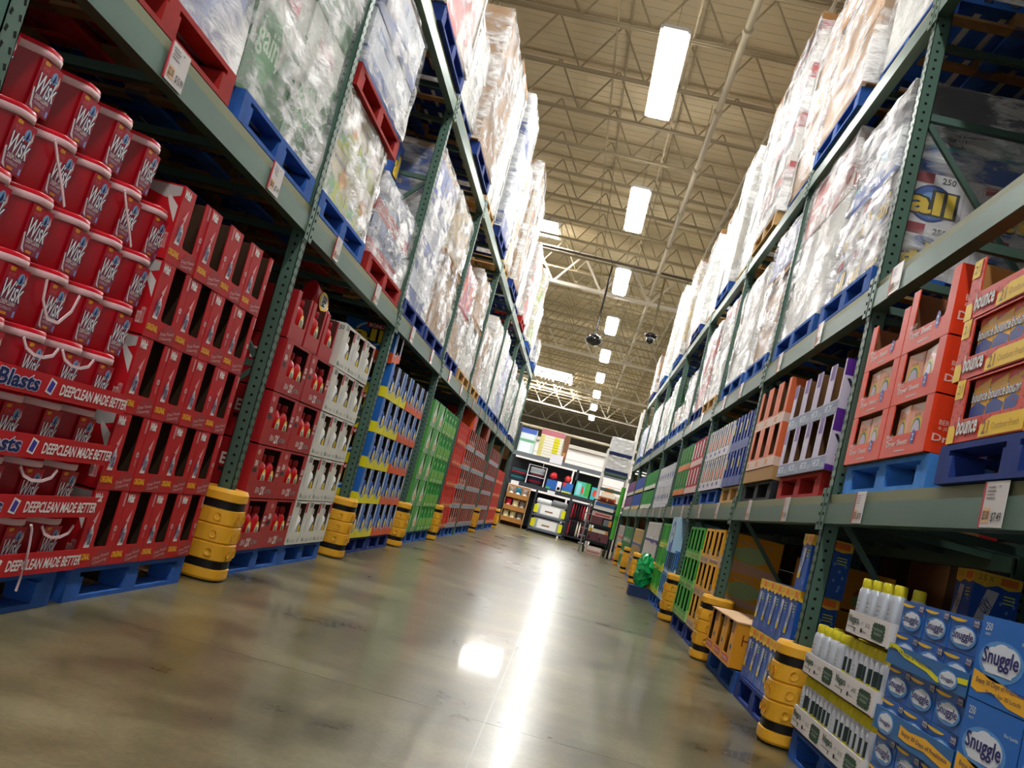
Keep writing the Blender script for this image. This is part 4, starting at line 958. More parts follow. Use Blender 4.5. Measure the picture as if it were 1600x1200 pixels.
pallet('R', 3.3, 0, 'blue', 1.4, 'on the floor under the blue dryer sheet boxes')
# yellow-topped blue boxes
def deco_cl(mb, w, d, h):
    for f in (front(mb, w, h), rightf(mb, w, d, h)):
        f.poly([(0, 1), (0, .82), (.25, .78), (.5, .84), (.75, .8), (1, .84), (1, 1)], mat('#efc23a', .4), 1); f.text('2.5 X', .08, .88, .4, .96, mat('#7a5a12', .5), 2); f.rect(.55, .86, .92, .97, mat('#e8782a', .4), 2)
        f.poly([(.1, .2), (.36, .2), (.56, .74), (.3, .76)], mat('#c9cedb', .4), 1); f.poly([(.12, .2), (.4, .2), (.42, .3), (.14, .32)], mat('#d8c33a', .4), 2)
        f.text('OXY', .2, .42, .46, .6, mat('#56607c', .5), 3, .02, .3, .9)
        for k in range(8): f.disc(.5+rnd.random()*.45, .1+rnd.random()*.6, .03, .03, mat('#5b9be0', .3), 1, 8)
        for k in range(3): f.rect(.66, .6+.05*k, .9, .62+.05*k, mat('#cfdc5a', .4), 2)
c_cl = one('stain_remover_box', carton(.225, .22, .315, mat('#1c54b0', .35), None, deco_cl))
c_n = 0
for t, (z, n) in enumerate([(.15, 5), (.467, 5), (.784, 1)]):
    for i in range(n):
        Y = 6.92-.23*i if n > 1 else 5.96
        l, rz = at('R', Y, z, .03); spawn(c_cl, 'stain_remover_box', 'blue box with wavy yellow top past the near right guard, %s' % ('alone on the top' if n == 1 else '%s from far, %s row' % (ORD[i], ['bottom', 'upper'][t])), 'box', l, rz, 'yellow topped blue boxes')
for t, (z, n) in enumerate([(.15, 3), (.467, 3), (.784, 1)]):
    for i in range(n):
        l, rz = at('R', 5.2-.23*i, z, .62); spawn(c_cl, 'stain_remover_box', 'dim blue box set back behind the spray cans, %s from far, %s row' % (ORD[i], rown(t, 3)), 'box', l, rz, 'set back blue boxes')
for i in range(5):
    mb = carton(.3, .4, .34, mat('#5a4632', .8), mat('#8a7a3a', .7)); l, rz = at('R', 4.9-.33*i, .62+.0*i, .62)
    l2, rz = at('R', 4.45-.33*i, .15, .62)
    for j, z in enumerate((.15, .495)):
        spawn(one('carton', mb), 'carton', 'dim brown carton in the dark behind the blue boxes, %s from far, %s layer' % (ORD[i], ['lower', 'upper'][j]), 'box', (l2[0], l2[1], z), rz, 'dim brown cartons')
pallet('R', 6.45, 0, 'dark blue', 1.2, 'on the floor under the yellow-topped blue boxes')
# low yellow case with lid flap, tall yellow cartons behind
YC = mat('#e0981c', .45)
def deco_yl(mb, w, d, h):
    f = front(mb, w, h)
    for k in range(3):
        x = k/3; f.rect(x+.03, .06, x+.27, .2, mat('#c02a22', .4), 1); f.text('BONUS', x+.05, .09, x+.24, .17, WHITE, 2); f.disc(x+.26, .42, .03, .06, mat('#3c3a6a', .4), 1); f.rect(x+.2, .72, x+.28, .95, mat('#7a3a18', .4), 1)
    g = rightf(mb, w, d, h); g.text('HOT', .1, .5, .5, .75, mat('#7a3a18', .4), 2); g.disc(.3, .2, .1, .1, RED, 1)
cy = case(1.2, .5, .31, YC, [(-.56, -.38, .07, 9), (-.16, .02, .07, 9), (.24, .42, .07, 9)], deco_yl, mat('#3a2412', .8))
cy.box(-.61, -.01, .31, .61, .5, .318, mat('#d8b48a', .7), Matrix.Rotation(R(2), 3, 'X'))
l, rz = at('R', 7.78, .15, -.03); spawn(one('display_case', cy), 'display_case', 'low yellow case with tan lid and three bottle slots', 'box', l, rz)
YB = bottle(.25, .13, mat('#e8a81e', .3), mat('#f0c030', .3), mat('#b8402a', .4), mat('#e8c830', .4))
for i, dx in enumerate((-.47, -.07, .33)): spawn(YB, 'detergent_bottle', 'yellow bottle in the low tan-lidded case, %s slot from near' % ORD[2-i], 'bottle', (l[0]+.07, l[1]-dx, l[2]+.006), rz, 'yellow bottles in the low case')
pallet('R', 7.78, 0, 'blue', 1.3, 'on the floor under the low yellow case')
mb = carton(.42, .4, .42, mat('#c98a20', .5)); f = rightf(mb, .42, .4, .42); f.disc(.6, .6, .25, .14, mat('#a85a4a', .5), 1); f.disc(.55, .5, .22, .12, mat('#8fa860', .5), 2); f.rect(.2, .3, .75, .34, mat('#3a2a1a', .5), 1); g = front(mb, .42, .42); g.disc(.5, .55, .25, .16, mat('#7a5a6a', .5), 1)
yc_ = one('carton', mb)
for t in range(2):
    for i in range(3):
        l, rz = at('R', 8.4-.43*i, .15+.425*t, .56); spawn(yc_, 'carton', 'mustard carton with printed leaves behind the low yellow case, %s from far, %s layer' % (ORD[i], ['lower', 'upper'][t]), 'box', l, rz, 'mustard cartons')
# yellow, green, blue upright cases further on
def tallcase(body, lipc, wcol, w, side=None, n=2, h=HP-.003):
    def dc(mb, W_, d, hh):
        f = front(mb, W_, hh); f.rect(0.02, 0.02, .98, .2, mat(lipc, .5), 1); f.text('100% MORE', .1, .05, .9, .16, mat('#5a4a4a', .5), 2)
        g = rightf(mb, W_, d, hh); g.rect(0, 0, 1, 1, mat(side or body, .45), 1); g.disc(.5, .5, .3, .22, mat(wcol, .5), 2); g.text('FRESH', .2, .74, .8, .84, mat(lipc, .5), 2); g.poly([(0, 0), (1, 0), (1, .2), (0, .35)], mat(lipc, .5), 2)
    st = w/n; nt_ = [(-w/2+st*(i+.5)-st*.28, -w/2+st*(i+.5)+st*.28, .09, .3 if h > .3 else 9) for i in range(n)]
    return one('display_case', case(w, .5, h, mat(body, .45), nt_, dc, mat('#2a1c12', .85), lid=True))
def gridR(proto, desc, group, Ys, z0, hp, rows, skip=(), name='display_case', off=0.):
    grid('R', proto, name, desc, 'box', group, Ys, z0, hp, rows, off=off, skip=skip)
gridR(tallcase('#e0a420', '#c8a890', '#9fc08a', .56), 'yellow two-slot case past the second right guard', 'yellow two slot cases', [9.2, 9.8], .15, HP*.9, 3)
BL2 = bottle(.22, .13, mat('#2b4fae', .25), mat('#e9e9ee', .3), mat('#b9c4d8', .4), mat('#4a6fc8', .4)); BL3 = bottle(.22, .13, mat('#8a8f96', .25), mat('#26282c', .3), mat('#b9c4d8', .4), mat('#6a7078', .4))
for t in range(3):
    for c_, Y in enumerate((9.2, 9.8)):
        for i, dx in enumerate((-.14, .14)):
            l, rz = at('R', Y+dx, .155+t*HP*.9, .085); spawn((BL2, BL3)[(i+1) % 2 if c_ == 0 else i], 'detergent_bottle', '%s bottle in the %s yellow case, %s slot, %s row' % ('blue' if (((i+1) % 2 if c_ == 0 else i) == 0) else 'grey', ['nearer', 'farther'][c_], ['near', 'far'][i], rown(t, 3)), 'bottle', l, rz, 'bottles in the yellow two slot cases')
gridR(tallcase('#2f9e35', '#8fc06a', '#cfe0d0', .56, n=2), 'green two-slot case before the third right upright', 'green two slot cases', [10.5, 11.1], .15, HP*.9, 3)
pallet('R', 9.5, 0, 'dark blue', 1.2, 'on the floor under the yellow two-slot cases', True); pallet('R', 10.8, 0, 'dark blue', 1.2, 'on the floor under the green two-slot cases', True)
gridR(tallcase('#3f86c8', '#c9dcea', '#e8eef4', .42, '#1f66c0', 2), 'light blue slot case past the third right guard', 'light blue slot cases', [12.3, 12.75, 13.2], .15, .29, 2)
mb = carton(.62, .5, .42, mat('#a8cfe4', .4)); 
for f in (front(mb, .62, .42), rightf(mb, .62, .5, .42)):
    f.rect(.45, 0, 1, .35, mat('#1f5fb8', .4), 1); f.disc(.62, .55, .28, .34, mat('#2a6ab8', .4), 1); f.disc(.64, .5, .22, .26, mat('#cfe2f0', .4), 2); f.text('Downy', .45, .42, .82, .58, mat('#1f4f9e', .4), 3, .02)
l, rz = at('R', 12.75, .735, -.05); spawn(one('carton', mb), 'carton', 'large pale blue carton with white oval on the light blue cases', 'box', l, rz)
gridR(tallcase('#3fae3c', '#d8d83a', '#e8f0d8', .36, n=2), 'green and yellow case before the fourth right guard', 'green and yellow cases', [13.75, 14.15, 14.5], .15, .3, 3)
pallet('R', 12.75, 0, 'blue', 1.2, 'on the floor under the light blue slot cases', True); pallet('R', 14.05, 0, 'blue', 1.1, 'on the floor under the green and yellow cases', True)
gridR(tallcase('#dcd6d0', '#4a4ea8', '#c8a878', .3, n=2), 'white narrow case with violet lip past the fourth right guard', 'white narrow cases', [15.2+.31*i for i in range(8)], .15, .3, 3)
pallet('R', 15.75, 0, 'dark blue', 1.2, 'on the floor under the nearer white narrow cases', True); pallet('R', 17.05, 0, 'dark blue', 1.1, 'on the floor under the farther white narrow cases', True)
gridR(tallcase('#c9a860', '#3a5aa8', '#e0d8c0', .4, '#2a58b0', n=2), 'tan and blue case past the fifth right guard', 'tan and blue cases', [18.3+.41*i for i in range(6)], .0, .3, 3)
gridR(tallcase('#3a8a4a', '#c9c4b0', '#dfe8d8', .45, n=2), 'dull green case past the sixth right guard', 'dull green cases', [21.5+.46*i for i in range(6)], .0, .3, 3)
gridR(tallcase('#b8b0a8', '#c03a3a', '#dcd4c8', .45, n=2), 'grey and red case at the far end of the right rack', 'grey and red cases', [24.6+.46*i for i in range(6)], .0, .3, 3)
# crumpled green film bag by the white narrow cases
mb = MB(); rg = random.Random(3); gm_ = mat('#12a057', .18, 0, .8)
rs = []
for k in range(9):
    t = k/8; rad = .13*math.sin(math.pi*(.12+.8*t))**.7
    rs.append([((rad*(1+rg.uniform(-.45, .35)))*math.cos(a*math.pi/8), (rad*(1+rg.uniform(-.45, .35)))*math.sin(a*math.pi/8), .46*t+rg.uniform(-.02, .02)) for a in range(16)])
mb.rings(rs, gm_, False)
spawn(one('plastic_bag', mb), 'plastic_bag', 'crumpled shiny green plastic bag by the right rack foot', 'bag', (XR-.12, 14.75, .145), 0)
mb = MB(); mb.box(-.15, -.15, 0, .15, .15, .145, mat('#20345c', .7)); spawn(one('crate', mb), 'crate', 'low dark blue crate holding up the green plastic bag', 'crate', (XR-.12, 14.75, 0))

# ------------------------------------------------------------------ right side, first shelf
Z1 = ZR1+.146
DR = mat('#e2401c', .4)
def deco_dr(mb, w, d, h):
    f = front(mb, w, h); f.text('Dryer Sheets', .14, .16, .62, .3, WHITE, 2, .01); f.text('BERKLEY', .1, .36, .26, .42, WHITE, 2); f.text('& JENSEN', .1, .3, .26, .34, WHITE, 2); f.disc(.72, .3, .045, .13, mat('#2a3fa8', .4), 1); f.text('2', .7, .24, .74, .36, WHITE, 2, .02); f.rect(.35, .08, .6, .1, WHITE, 1)
    g = rightf(mb, w, d, h); g.text('BERKLEY', .1, .5, .34, .58, mat('#f0c8bc', .5), 2, .01); g.text('& JENSEN', .1, .4, .34, .47, mat('#f0c8bc', .5), 2); g.text('Dryer Sheets', .06, .18, .8, .34, mat('#f4cfc4', .5), 2, .02)
    g.disc(.72, .55, .22, .3, mat('#e8c84a', .4), 1); g.disc(.72, .52, .18, .26, mat('#2f5a4a', .4), 2); g.disc(.72, .5, .15, .22, mat('#d8c8d8', .4), 3); g.rect(.45, 0, 1, .38, DR, 4)
c_dr = one('display_case', case(.6, .4, .242, DR, [(-.21, .21, .095, 9)], deco_dr, mat('#8a5a3a', .8)))
c_dr2 = one('display_case', case(.6, .4, .3, DR, [(-.21, .21, .095, 9)], deco_dr, mat('#8a5a3a', .8)))
def pack(base, ring, inner):
    mb = MB(); m = mat(base, .3)
    mb.box(-.09, 0, 0, .09, .05, .205, m); f = front(mb, .18, .205); f.disc(.5, .38, .4, .38, mat(ring, .4), 1); f.disc(.5, .36, .32, .33, mat('#3c7a6a', .4), 2); f.disc(.5, .34, .28, .3, mat(inner, .4), 3); f.poly([(.1, .97), (.9, .97), (.9, .8), (.5, .88)], mat('#f2d8cc', .4), 1); f.text('Soft', .3, .72, .7, .8, mat('#8a3a2a', .5), 2)
    return one('dryer_sheet_pack', mb)
PK = pack('#e8a88c', '#e8c84a', '#cfc6dc')
for t in range(3):
    for c_, Y in enumerate((4.52, 5.13)):
        tall = (t == 2 and c_ == 0)
        l, rz = at('R', Y, Z1+t*.245+.002, .0)
        spawn(c_dr2 if tall else c_dr, 'display_case', 'orange-red open case of dryer sheets with white print, %s column, %s row' % (['right', 'left'][c_], rown(t, 3)), 'box', l, rz, 'orange-red dryer sheet cases')
        if t < 2:
            for i in range(2): spawn(PK, 'dryer_sheet_pack', 'salmon dryer sheet pack in the %s orange-red case, %s row, %s one' % (['right', 'left'][c_], rown(t, 3), ['near', 'far'][i]), 'pack', (l[0]+.015, l[1]+(-.095, .095)[i], l[2]+.02), rz+rnd.uniform(-.1, .1), 'salmon dryer sheet packs')
pallet('R', 4.8, ZR1, 'light blue', 1.24, 'on the near right shelf under the orange-red cases')
# speckled red / yellow cases
BO = mat('#d83a22', .4); BY = mat('#f5c916', .4)
def deco_bo(mb, w, d, h):
    for f in (front(mb, w, h), rightf(mb, w, d, h)):
        for i in range(16):
            for j in range(5): f.rect(.02+i*.0605, .06+j*.17+(i % 2)*.06, .04+i*.0605, .1+j*.17+(i % 2)*.06, mat('#a32018', .45), 1) if (j < 2 or i < 3 or i > 12) else None
        f.poly([(.46, .02), (1, .02), (1, .3), (.6, .3), (.46, .2)], BY, 2); f.text('21', .5, .06, .58, .24, mat('#8a5a10', .4), 3, .02); f.text('Outdoor Fresh', .62, .1, .95, .2, mat('#b8861a', .4), 3)
        f.text('bounce', .14, .12, .42, .38, mat('#a01810', .4), 3, .06); f.text('bounce', .14, .12, .42, .38, WHITE, 4, .03)
        f.poly([(0, 0), (.11, 0), (.11, .2), (.08, .28), (0, .28)], BY, 2); f.rect(0, .7, .12, 1, BY, 2); f.text('21', .02, .78, .1, .92, mat('#a8801a', .4), 3)
c_bo = one('display_case', case(.66, .4, .24, BO, [(-.22, .25, .085, .23)], deco_bo, mat('#6a4426', .8), lid=True))
c_bo2 = one('display_case', case(.66, .4, .24, BO, [(-.22, .2, .1, 9)], deco_bo, mat('#b08048', .8)))
mb = MB(); mb.box(-.07, 0, 0, .07, .05, .17, mat('#f0b01c', .35)); f = front(mb, .14, .17); f.poly([(0, 0), (.9, 0), (1, .35), (.4, .5), (0, .4)], mat('#26408e', .4), 1); f.text('bounce', .02, .5, .98, .72, SN, 2, .06); f.text('bounce', .02, .5, .98, .72, WHITE, 3, .02); f.poly([(0, .8), (1, .95), (1, 1), (0, 1)], mat('#d8462a', .4), 1)
BPK = one('dryer_sheet_pack', mb)
for t in range(4):
    for c_, Y in enumerate((3.55, 2.88)):
        if t == 3 and c_ == 1: continue
        l, rz = at('R', Y+(.03 if t < 1 else .1 if t < 2 else .12 if t < 3 else .22), Z1+t*.243+.002, -.02)
        if t == 3: continue
        spawn(c_bo2 if (t == 2 and c_ == 0) else c_bo, 'display_case', 'speckled red case with yellow panels, %s column, %s row' % (['left', 'right'][c_], rown(t, 3)), 'box', l, rz, 'speckled red dryer sheet cases')
        if not (t == 2 and c_ == 0):
            for i in range(3): spawn(BPK, 'dryer_sheet_pack', 'yellow and blue pack in the %s speckled case, %s row, %s from the left' % (['left', 'right'][c_], rown(t, 3), ORD[i]), 'pack', (l[0]+.014, l[1]+.12-.147*i, l[2]+.06), rz, 'yellow and blue packs')
            mb = MB()
pallet('R', 3.3, ZR1, 'dark blue', 1.3, 'wrapped in film on the near right shelf under the speckled cases', off=-.02)
# purple / white cases
PU = mat('#5a2390', .4); PW = mat('#cfc6dc', .45)
def deco_wo(mb, w, d, h):
    f = front(mb, w, h); f.rect(0, 0, 1, .25, mat('#6f7fa0', .4), 1); f.text('HE 2X', .1, .08, .6, .2, mat('#dfe8ee', .4), 2, .02); f.text('COLD', .65, .05, .95, .13, WHITE, 2); f.rect(.0, .7, .25, 1, PU, 1)
    g = rightf(mb, w, d, h); g.rect(0, .7, 1, 1, PU, 1); g.disc(.4, .84, .2, .09, WHITE, 2); g.disc(.4, .84, .14, .06, PU, 3); g.text('Woolite', .05, .48, .95, .64, mat('#2a2440', .4), 2, .03); g.disc(.45, .25, .36, .2, mat('#26202c', .4), 2, 20, 0, 180); g.disc(.45, .22, .3, .17, WHITE, 3, 20, 0, 180); g.disc(.45, .18, .28, .17, mat('#7a2a8e', .4), 4, 20, 0, 180); g.rect(0, 0, 1, .1, PU, 2)
c_wo = one('display_case', case(.33, .45, HP-.01, PW, [(-.07, .13, .085, 9)], deco_wo, mat('#7a5634', .85)))
for t in range(2):
    for i in range(4):
        l, rz = at('R', 6.02+.335*i, Z1+t*HP*.97+.002, .0); spawn(c_wo, 'display_case', 'purple and white open case, %s from near, %s row' % (ORD[i], ['lower', 'upper'][t]), 'box', l, rz, 'purple and white cases')
        VB = None
PUB = bottle(.2, .1, mat('#3a3550', .3), mat('#e9e9ee', .3), mat('#d8cfe4', .4), mat('#6a3a9a', .4))
for t in range(2):
    for i in range(4): 
        l, rz = at('R', 5.99+.335*i, Z1+t*HP*.97+.008, .08); spawn(PUB, 'detergent_bottle', 'small dark bottle in the %s purple and white case, %s row' % (ORD[i], ['lower', 'upper'][t]), 'bottle', l, rz, 'bottles in the purple and white cases')
pallet('R', 6.55, ZR1, 'red', 1.2, 'on the right shelf under the purple and white cases')
mb = carton(1.2, .9, .1, KRAFT); l, rz = at('R', 8.0, Z1, .0); spawn(one('carton', mb), 'carton', 'low kraft cardboard carton under the orange and white cases', 'box', l, rz)
c_ow = slotcase('#e06a3a', '#e0c4b4', .38, [('#d8862a', (.1, .05, .3, .18))], '#6a4a30', 1)
for t in range(2):
    for i in range(3):
        l, rz = at('R', 7.62+.385*i, Z1+.102+t*HP*.97, .0); spawn(c_ow, 'display_case', 'orange and white open case, %s from near, %s row' % (ORD[i], ['lower', 'upper'][t]), 'box', l, rz, 'orange and white open cases')
        spawn(B2, 'detergent_bottle', 'white bottle in the %s orange and white open case, %s row' % (ORD[i], ['lower', 'upper'][t]), 'bottle', (l[0]+.07, l[1], l[2]+.006), rz, 'white bottles in orange and white cases')
pallet('R', 8.0, ZR1, 'black', 1.2, 'wrapped in film on the right shelf under the kraft carton')
def gr1(body, lip, desc, group, Y0_, n, w, rows, hp, marks=(), side=None, z=Z1+.002, nn=2):
    pr = slotcase(body, lip, w, list(marks), '#201a1a', nn)
    gridR(pr, desc, group, [Y0_+w*1.01*(i+.5) for i in range(n)], z, hp, rows)
gr1('#1c3f9e', '#4a5a9a', 'navy open case past the second right upright', 'navy open cases', 8.82, 3, .34, 2, .33, [('#e8d84a', (.1, .5, .25, .8))])
pallet('R', 9.33, ZR1, 'wooden', 1.05, 'on the right shelf under the navy open cases')
gr1('#dcd8d4', '#d8d4e0', 'white case with orange disc on the right shelf', 'white cases with orange print', 9.95, 5, .33, 2, .33, [('#e0561e', (.62, .3, .98, .62)), ('#3a3a8e', (.1, .1, .4, .2)), ('#3a3a8e', (.6, .78, .98, .9))])
pallet('R', 10.8, ZR1, 'blue', 1.3, 'on the right shelf under the white and orange cases', True)
gr1('#c02430', '#dcb8b4', 'red and white case past the third right upright', 'red and white shelf cases', 11.9, 4, .3, 2, .33, [('#e8e0dc', (.1, .3, .4, .9))])
gr1('#2c8a34', '#d8763a', 'green case with orange lip on the right shelf', 'green orange-lipped cases', 13.2, 4, .33, 2, .33, [('#9fd088', (.4, .4, .5, .95))])
pallet('R', 12.6, ZR1, 'dark blue', 1.2, 'on the right shelf under the red and white cases', True); pallet('R', 13.9, ZR1, 'blue', 1.2, 'on the right shelf under the green orange-lipped cases', True)
gr1('#dfe0e4', '#c9ccd8', 'far white narrow case on the right shelf', 'far white shelf cases', 15.1, 7, .36, 2, .33, [('#3a4a9a', (.3, .4, .7, .6))], z=ZR1+.002)
gr1('#2c9a3c', '#dce0d0', 'far green narrow case on the right shelf', 'far green shelf cases', 18.2, 7, .38, 2, .36, z=ZR1+.002)
gr1('#2a4fa8', '#c8b060', 'far blue narrow case on the right shelf', 'far blue shelf cases', 21.3, 7, .38, 2, .36, z=ZR1+.002)
gr1('#7a4a7a', '#c8c4b8', 'far mauve narrow case on the right shelf', 'far mauve shelf cases', 24.5, 7, .38, 2, .36, z=ZR1+.002)

# ------------------------------------------------------------------ price tags
def tagmesh(w, h, price):
    mb = MB(); c = mat('#d9d4d2', .25, 0, .6)
    mb.box(-w/2, -.004, 0, w/2, -.001, h, c); mb.box(-w/2-.012, -.005, 0, -w/2, 0, h, mat('#b8283c', .4))
    f = front(mb, w, h, -.004); f.rect(.06, .1, .4, .42, mat('#e0b48a', .5), 1); f.text(price[0], .09, .14, .37, .36, BLACK, 2, .01); f.text(price[1], .5, .1, .94, .32, BLACK, 2, .01)
    for k in range(4): f.rect(.1, .62+k*.08, .5-.06*(k % 2), .65+k*.08, mat('#8a8488', .5), 1)
    f.rect(.6, .86, .7, .9, GREY, 1)
    return one('price_tag', mb)
T1 = tagmesh(.17, .15, ('$3.00', '$7.49')); T2 = tagmesh(.17, .15, ('$2.00', '$15.99')); T3 = tagmesh(.14, .15, ('SAVE', '$9.79'))
def tags(S, zb, Ys, what, zz=.0):
    for i, Y in enumerate(Ys):
        l, rz = at(S, Y, zb+zz, -.013); spawn((T2, T1, T3)[i % 3] if S == 'L' else (T1, T3, T3)[min(i, 2)], 'price_tag', 'white price tag with red edge on the %s, %s from near' % (what, ORD[i]), 'price tag', l, rz, 'price tags on the '+what)
tags('L', 2.062, [3.76, 5.12, 6.55, 7.95, 9.8, 11.2, 12.9, 14.3, 16.1, 17.5, 19.2, 20.6, 22.4, 23.8, 25.5], 'lower left beam', .01)
tags('R', 1.154, [3.36, 4.9, 6.55, 7.9, 9.6, 10.9, 12.6, 13.9, 15.7, 17.0, 18.8, 20.1], 'lower right beam', .004)
tags('R', 2.32, [5.15, 6.75, 8.05, 9.9, 11.0, 12.9, 14.0, 16.0, 17.4], 'middle right beam', .004)

# ------------------------------------------------------------------ far end: displays across the cross aisle
DKS = mat('#3a3f44', .5, .3); CB = mat('#a8743a', .8)
# cardboard three-tier bin
mb = MB(); w, d = .74, .6
for x in (-w/2, w/2-.012): mb.box(x, 0, 0, x+.012, d, 1.34, mat('#c9a474', .8))
mb.box(-w/2, d-.01, 0, w/2, d, 1.34, CB); body = mb.mesh('bin_frame'); P = [('bin_frame', body, [])]
for z in (.12, .5, .9):
    mb = MB(); mb.box(-w/2, 0, z, w/2, .012, z+.16, CB); mb.box(-w/2, 0, z, w/2, d, z+.01, CB); P.append(('shelf_tray', mb.mesh('shelf_tray'), []))
spawn(P, 'cardboard_display', 'three-tier cardboard display bin of plush toys at the aisle end', 'display', (-1.83, 34.1, 0))
def plush(c1, c2):
    mb = MB(); mb.lathe([(0, .05), (.03, .13), (.12, .15), (.2, .09), (.24, .1), (.32, .09), (.36, .03)], mat(c1, .9, 0, .1, .1, 30., .3), 12, sy=.8)
    for s in (-1, 1): mb.lathe([(.3, .01), (.32, .035), (.36, .035), (.38, .01)], mat(c1, .9), 8, cx=s*.07)
    mb.lathe([(.08, .02), (.1, .07), (.16, .07), (.2, .02)], mat(c2, .9), 10, cy=-.09)
    return one('plush_toy', mb)
PT = [plush('#e4d8a8', '#fff4d0'), plush('#8d8279', '#e0d4c4'), plush('#c8283c', '#f0d8d0'), plush('#2a6a80', '#e8e8e0')]
for j, z in enumerate((.13, .51, .91)):
    for i in range(3):
        spawn(PT[[0, 0, 1, 2, 0, 1, 1, 3, 1][j*3+i]], 'plush_toy', '%s plush toy in the cardboard bin, %s from the left, %s tier' % (['cream', 'cream', 'grey', 'red', 'cream', 'grey', 'grey', 'teal', 'grey'][j*3+i], ORD[i], ['lowest', 'middle', 'upper'][j]), 'toy', (-2.06+.23*i, 34.3, z), 0, 'plush toys in the cardboard bin')
# low dark steel shelf with bedding
mb = MB(); w = 1.16
for x in (-w/2, w/2-.04):
    for y in (0, .7): mb.box(x, y, 0, x+.04, y+.04, 1.45, DKS)
P = [('frame', mb.mesh('frame'), [])]
for z in (.1, .55, ):
    mb = MB(); mb.box(-w/2, 0, z, w/2, .74, z+.05, mat('#5b6470', .5, .3)); P.append(('shelf', mb.mesh('shelf'), []))
spawn(P, 'steel_shelf', 'low dark steel shelf with packed white bedding at the aisle end', 'shelf', (-.66, 33.3, 0))
def bedpack(w, d, h, c, lab, tagc=None):
    mb = MB(); m = mat(c, .3, 0, .6); mb.rings([[(x*s, y*s+d/2, z) for x, y, _ in oct_ring(w, d, 0, .3)] for z, s in ((0, .92), (h*.15, 1), (h*.8, 1), (h, .88))], m)
    f = front(mb, w, h, -.002)
    if lab: f.rect(.2, .12, .82, .9, mat('#f4f4f4', .4), 1); f.rect(.35, .35, .6, .48, mat('#8a6a50', .5), 2)
    if tagc: f.rect(-.02, .15, .12, .85, mat(tagc, .4), 2); f.rect(.88, .15, 1.0, .85, mat(tagc, .4), 2)
    return one('bedding_pack', mb)
bp1 = bedpack(1.0, .5, .36, '#a9b0b8', True, '#e2e21e'); bp2 = bedpack(.48, .5, .16, '#d6d8dc', False); bp3 = bedpack(.5, .5, .2, '#6f7274', False)
spawn(bp1, 'bedding_pack', 'large white bedding pack with yellow tags on the lowest steel shelf', 'bedding', (-.66, 33.35, .151), 0, 'large bedding packs')
spawn(bp1, 'bedding_pack', 'large white bedding pack with yellow tags on the middle steel shelf', 'bedding', (-.66, 33.35, .601), 0, 'large bedding packs')
spawn(bp2, 'bedding_pack', 'small pale folded bedding on top of the large pack', 'bedding', (-.9, 33.35, .965), 0, 'small bedding packs')
spawn(bp3, 'bedding_pack', 'small grey folded bedding on top of the large pack', 'bedding', (-.4, 33.35, .965), 0, 'small bedding packs')
# back rack across the aisle end with its loads
mb = MB(); P = []
for x in (-2.35, -.1, 1.9):
    m1 = MB()
    for y in (34.8, 35.8): m1.box(x-.04, y, 0, x+.04, y+.07, 3.4 if x < -2 else 2.47, DKS)
    P.append(('upright', m1.mesh('upright'), []))
for z in (1.36, 2.33):
    m1 = MB(); m1.box(-2.35, 34.76, z, 1.9, 34.83, z+.14, DKS if z < 2 else mat('#6e757a', .5, .3)); m1.box(-2.35, 34.83, z+.1, 1.9, 35.86, z+.13, mat('#7b6a50', .8)); P.append(('beam', m1.mesh('beam'), []))
spawn(P, 'pallet_rack', 'dark steel rack standing across the far end of the aisle', 'rack', (0, 0, 0))
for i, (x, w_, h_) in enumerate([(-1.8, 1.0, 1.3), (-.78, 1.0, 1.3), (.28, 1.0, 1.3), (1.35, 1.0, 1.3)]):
    mb = MB(); mb.box(-w_/2, 0, 0, w_/2, .5, h_, mat('#17171a', .9)); mb.box(-w_/2, 0, 0, w_/2, .02, .1, mat('#2a2622', .9))  # near-black blocks added to stand in for the shade under the rack
    spawn(one('shade_backing', mb), 'shade_backing', 'added dark backing as shade under the far rack, %s from the left' % ORD[i], 'box', (x, 35.2, 0))
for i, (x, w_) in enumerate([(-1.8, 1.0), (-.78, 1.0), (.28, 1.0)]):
    mb = MB(); mb.box(-w_/2, 0, 0, w_/2, .3, .8, mat('#3b3a3c', .9)); spawn(one('shade_backing', mb), 'shade_backing', 'added dark shade backing behind goods on the far rack shelf, %s from the left' % ORD[i], 'box', (x, 35.5, 1.495))  # dark blocks added as shade behind the shelf goods
def simple(name, desc, cat, w, d, h, c, loc, bands=(), group=None):
    mb = MB(); mb.box(-w/2, 0, 0, w/2, d, h, mat(c, .5)); f = front(mb, w, h)
    for hx, a, b, c_, e in bands: f.rect(a, b, c_, e, mat(hx, .5), 1)
    return spawn(one(name, mb), name, desc, cat, loc, 0, group)
def shirt(w, h, cols, loc, desc):
    mb = MB(); n = len(cols)
    for i, c in enumerate(cols):
        z = h*i/n; mb.rings([[(x, y+.25, q) for x, y, _ in oct_ring(w*s, .5*s, 0, .4)] for q, s in ((z+.004, .95), (z+h/n*.5, 1), (z+h/n-.004, .93))], mat(c, .85))
    spawn(one('folded_clothes', mb), 'folded_clothes', desc, 'clothes', loc, 0, 'folded clothes at the far end')
shirt(.5, .42, ['#20343c', '#2f6a74', '#18242e', '#8a2a34', '#2a5a68'], (-2.02, 34.95, 1.495), 'pile of dark teal folded clothes on the far rack')
shirt(.5, .25, ['#20202c', '#7a1a2c', '#30304a'], (-1.42, 34.95, 1.495), 'pile of maroon folded clothes in the white frame')
shirt(.5, .28, ['#5a1a26', '#c8ccd2', '#b8c4d0', '#e4e8ec'], (-1.42, 34.95, 1.81), 'pile of pale folded clothes on the upper tier of the white frame')
mb = MB(); wm = mat('#e8e8ea', .4)
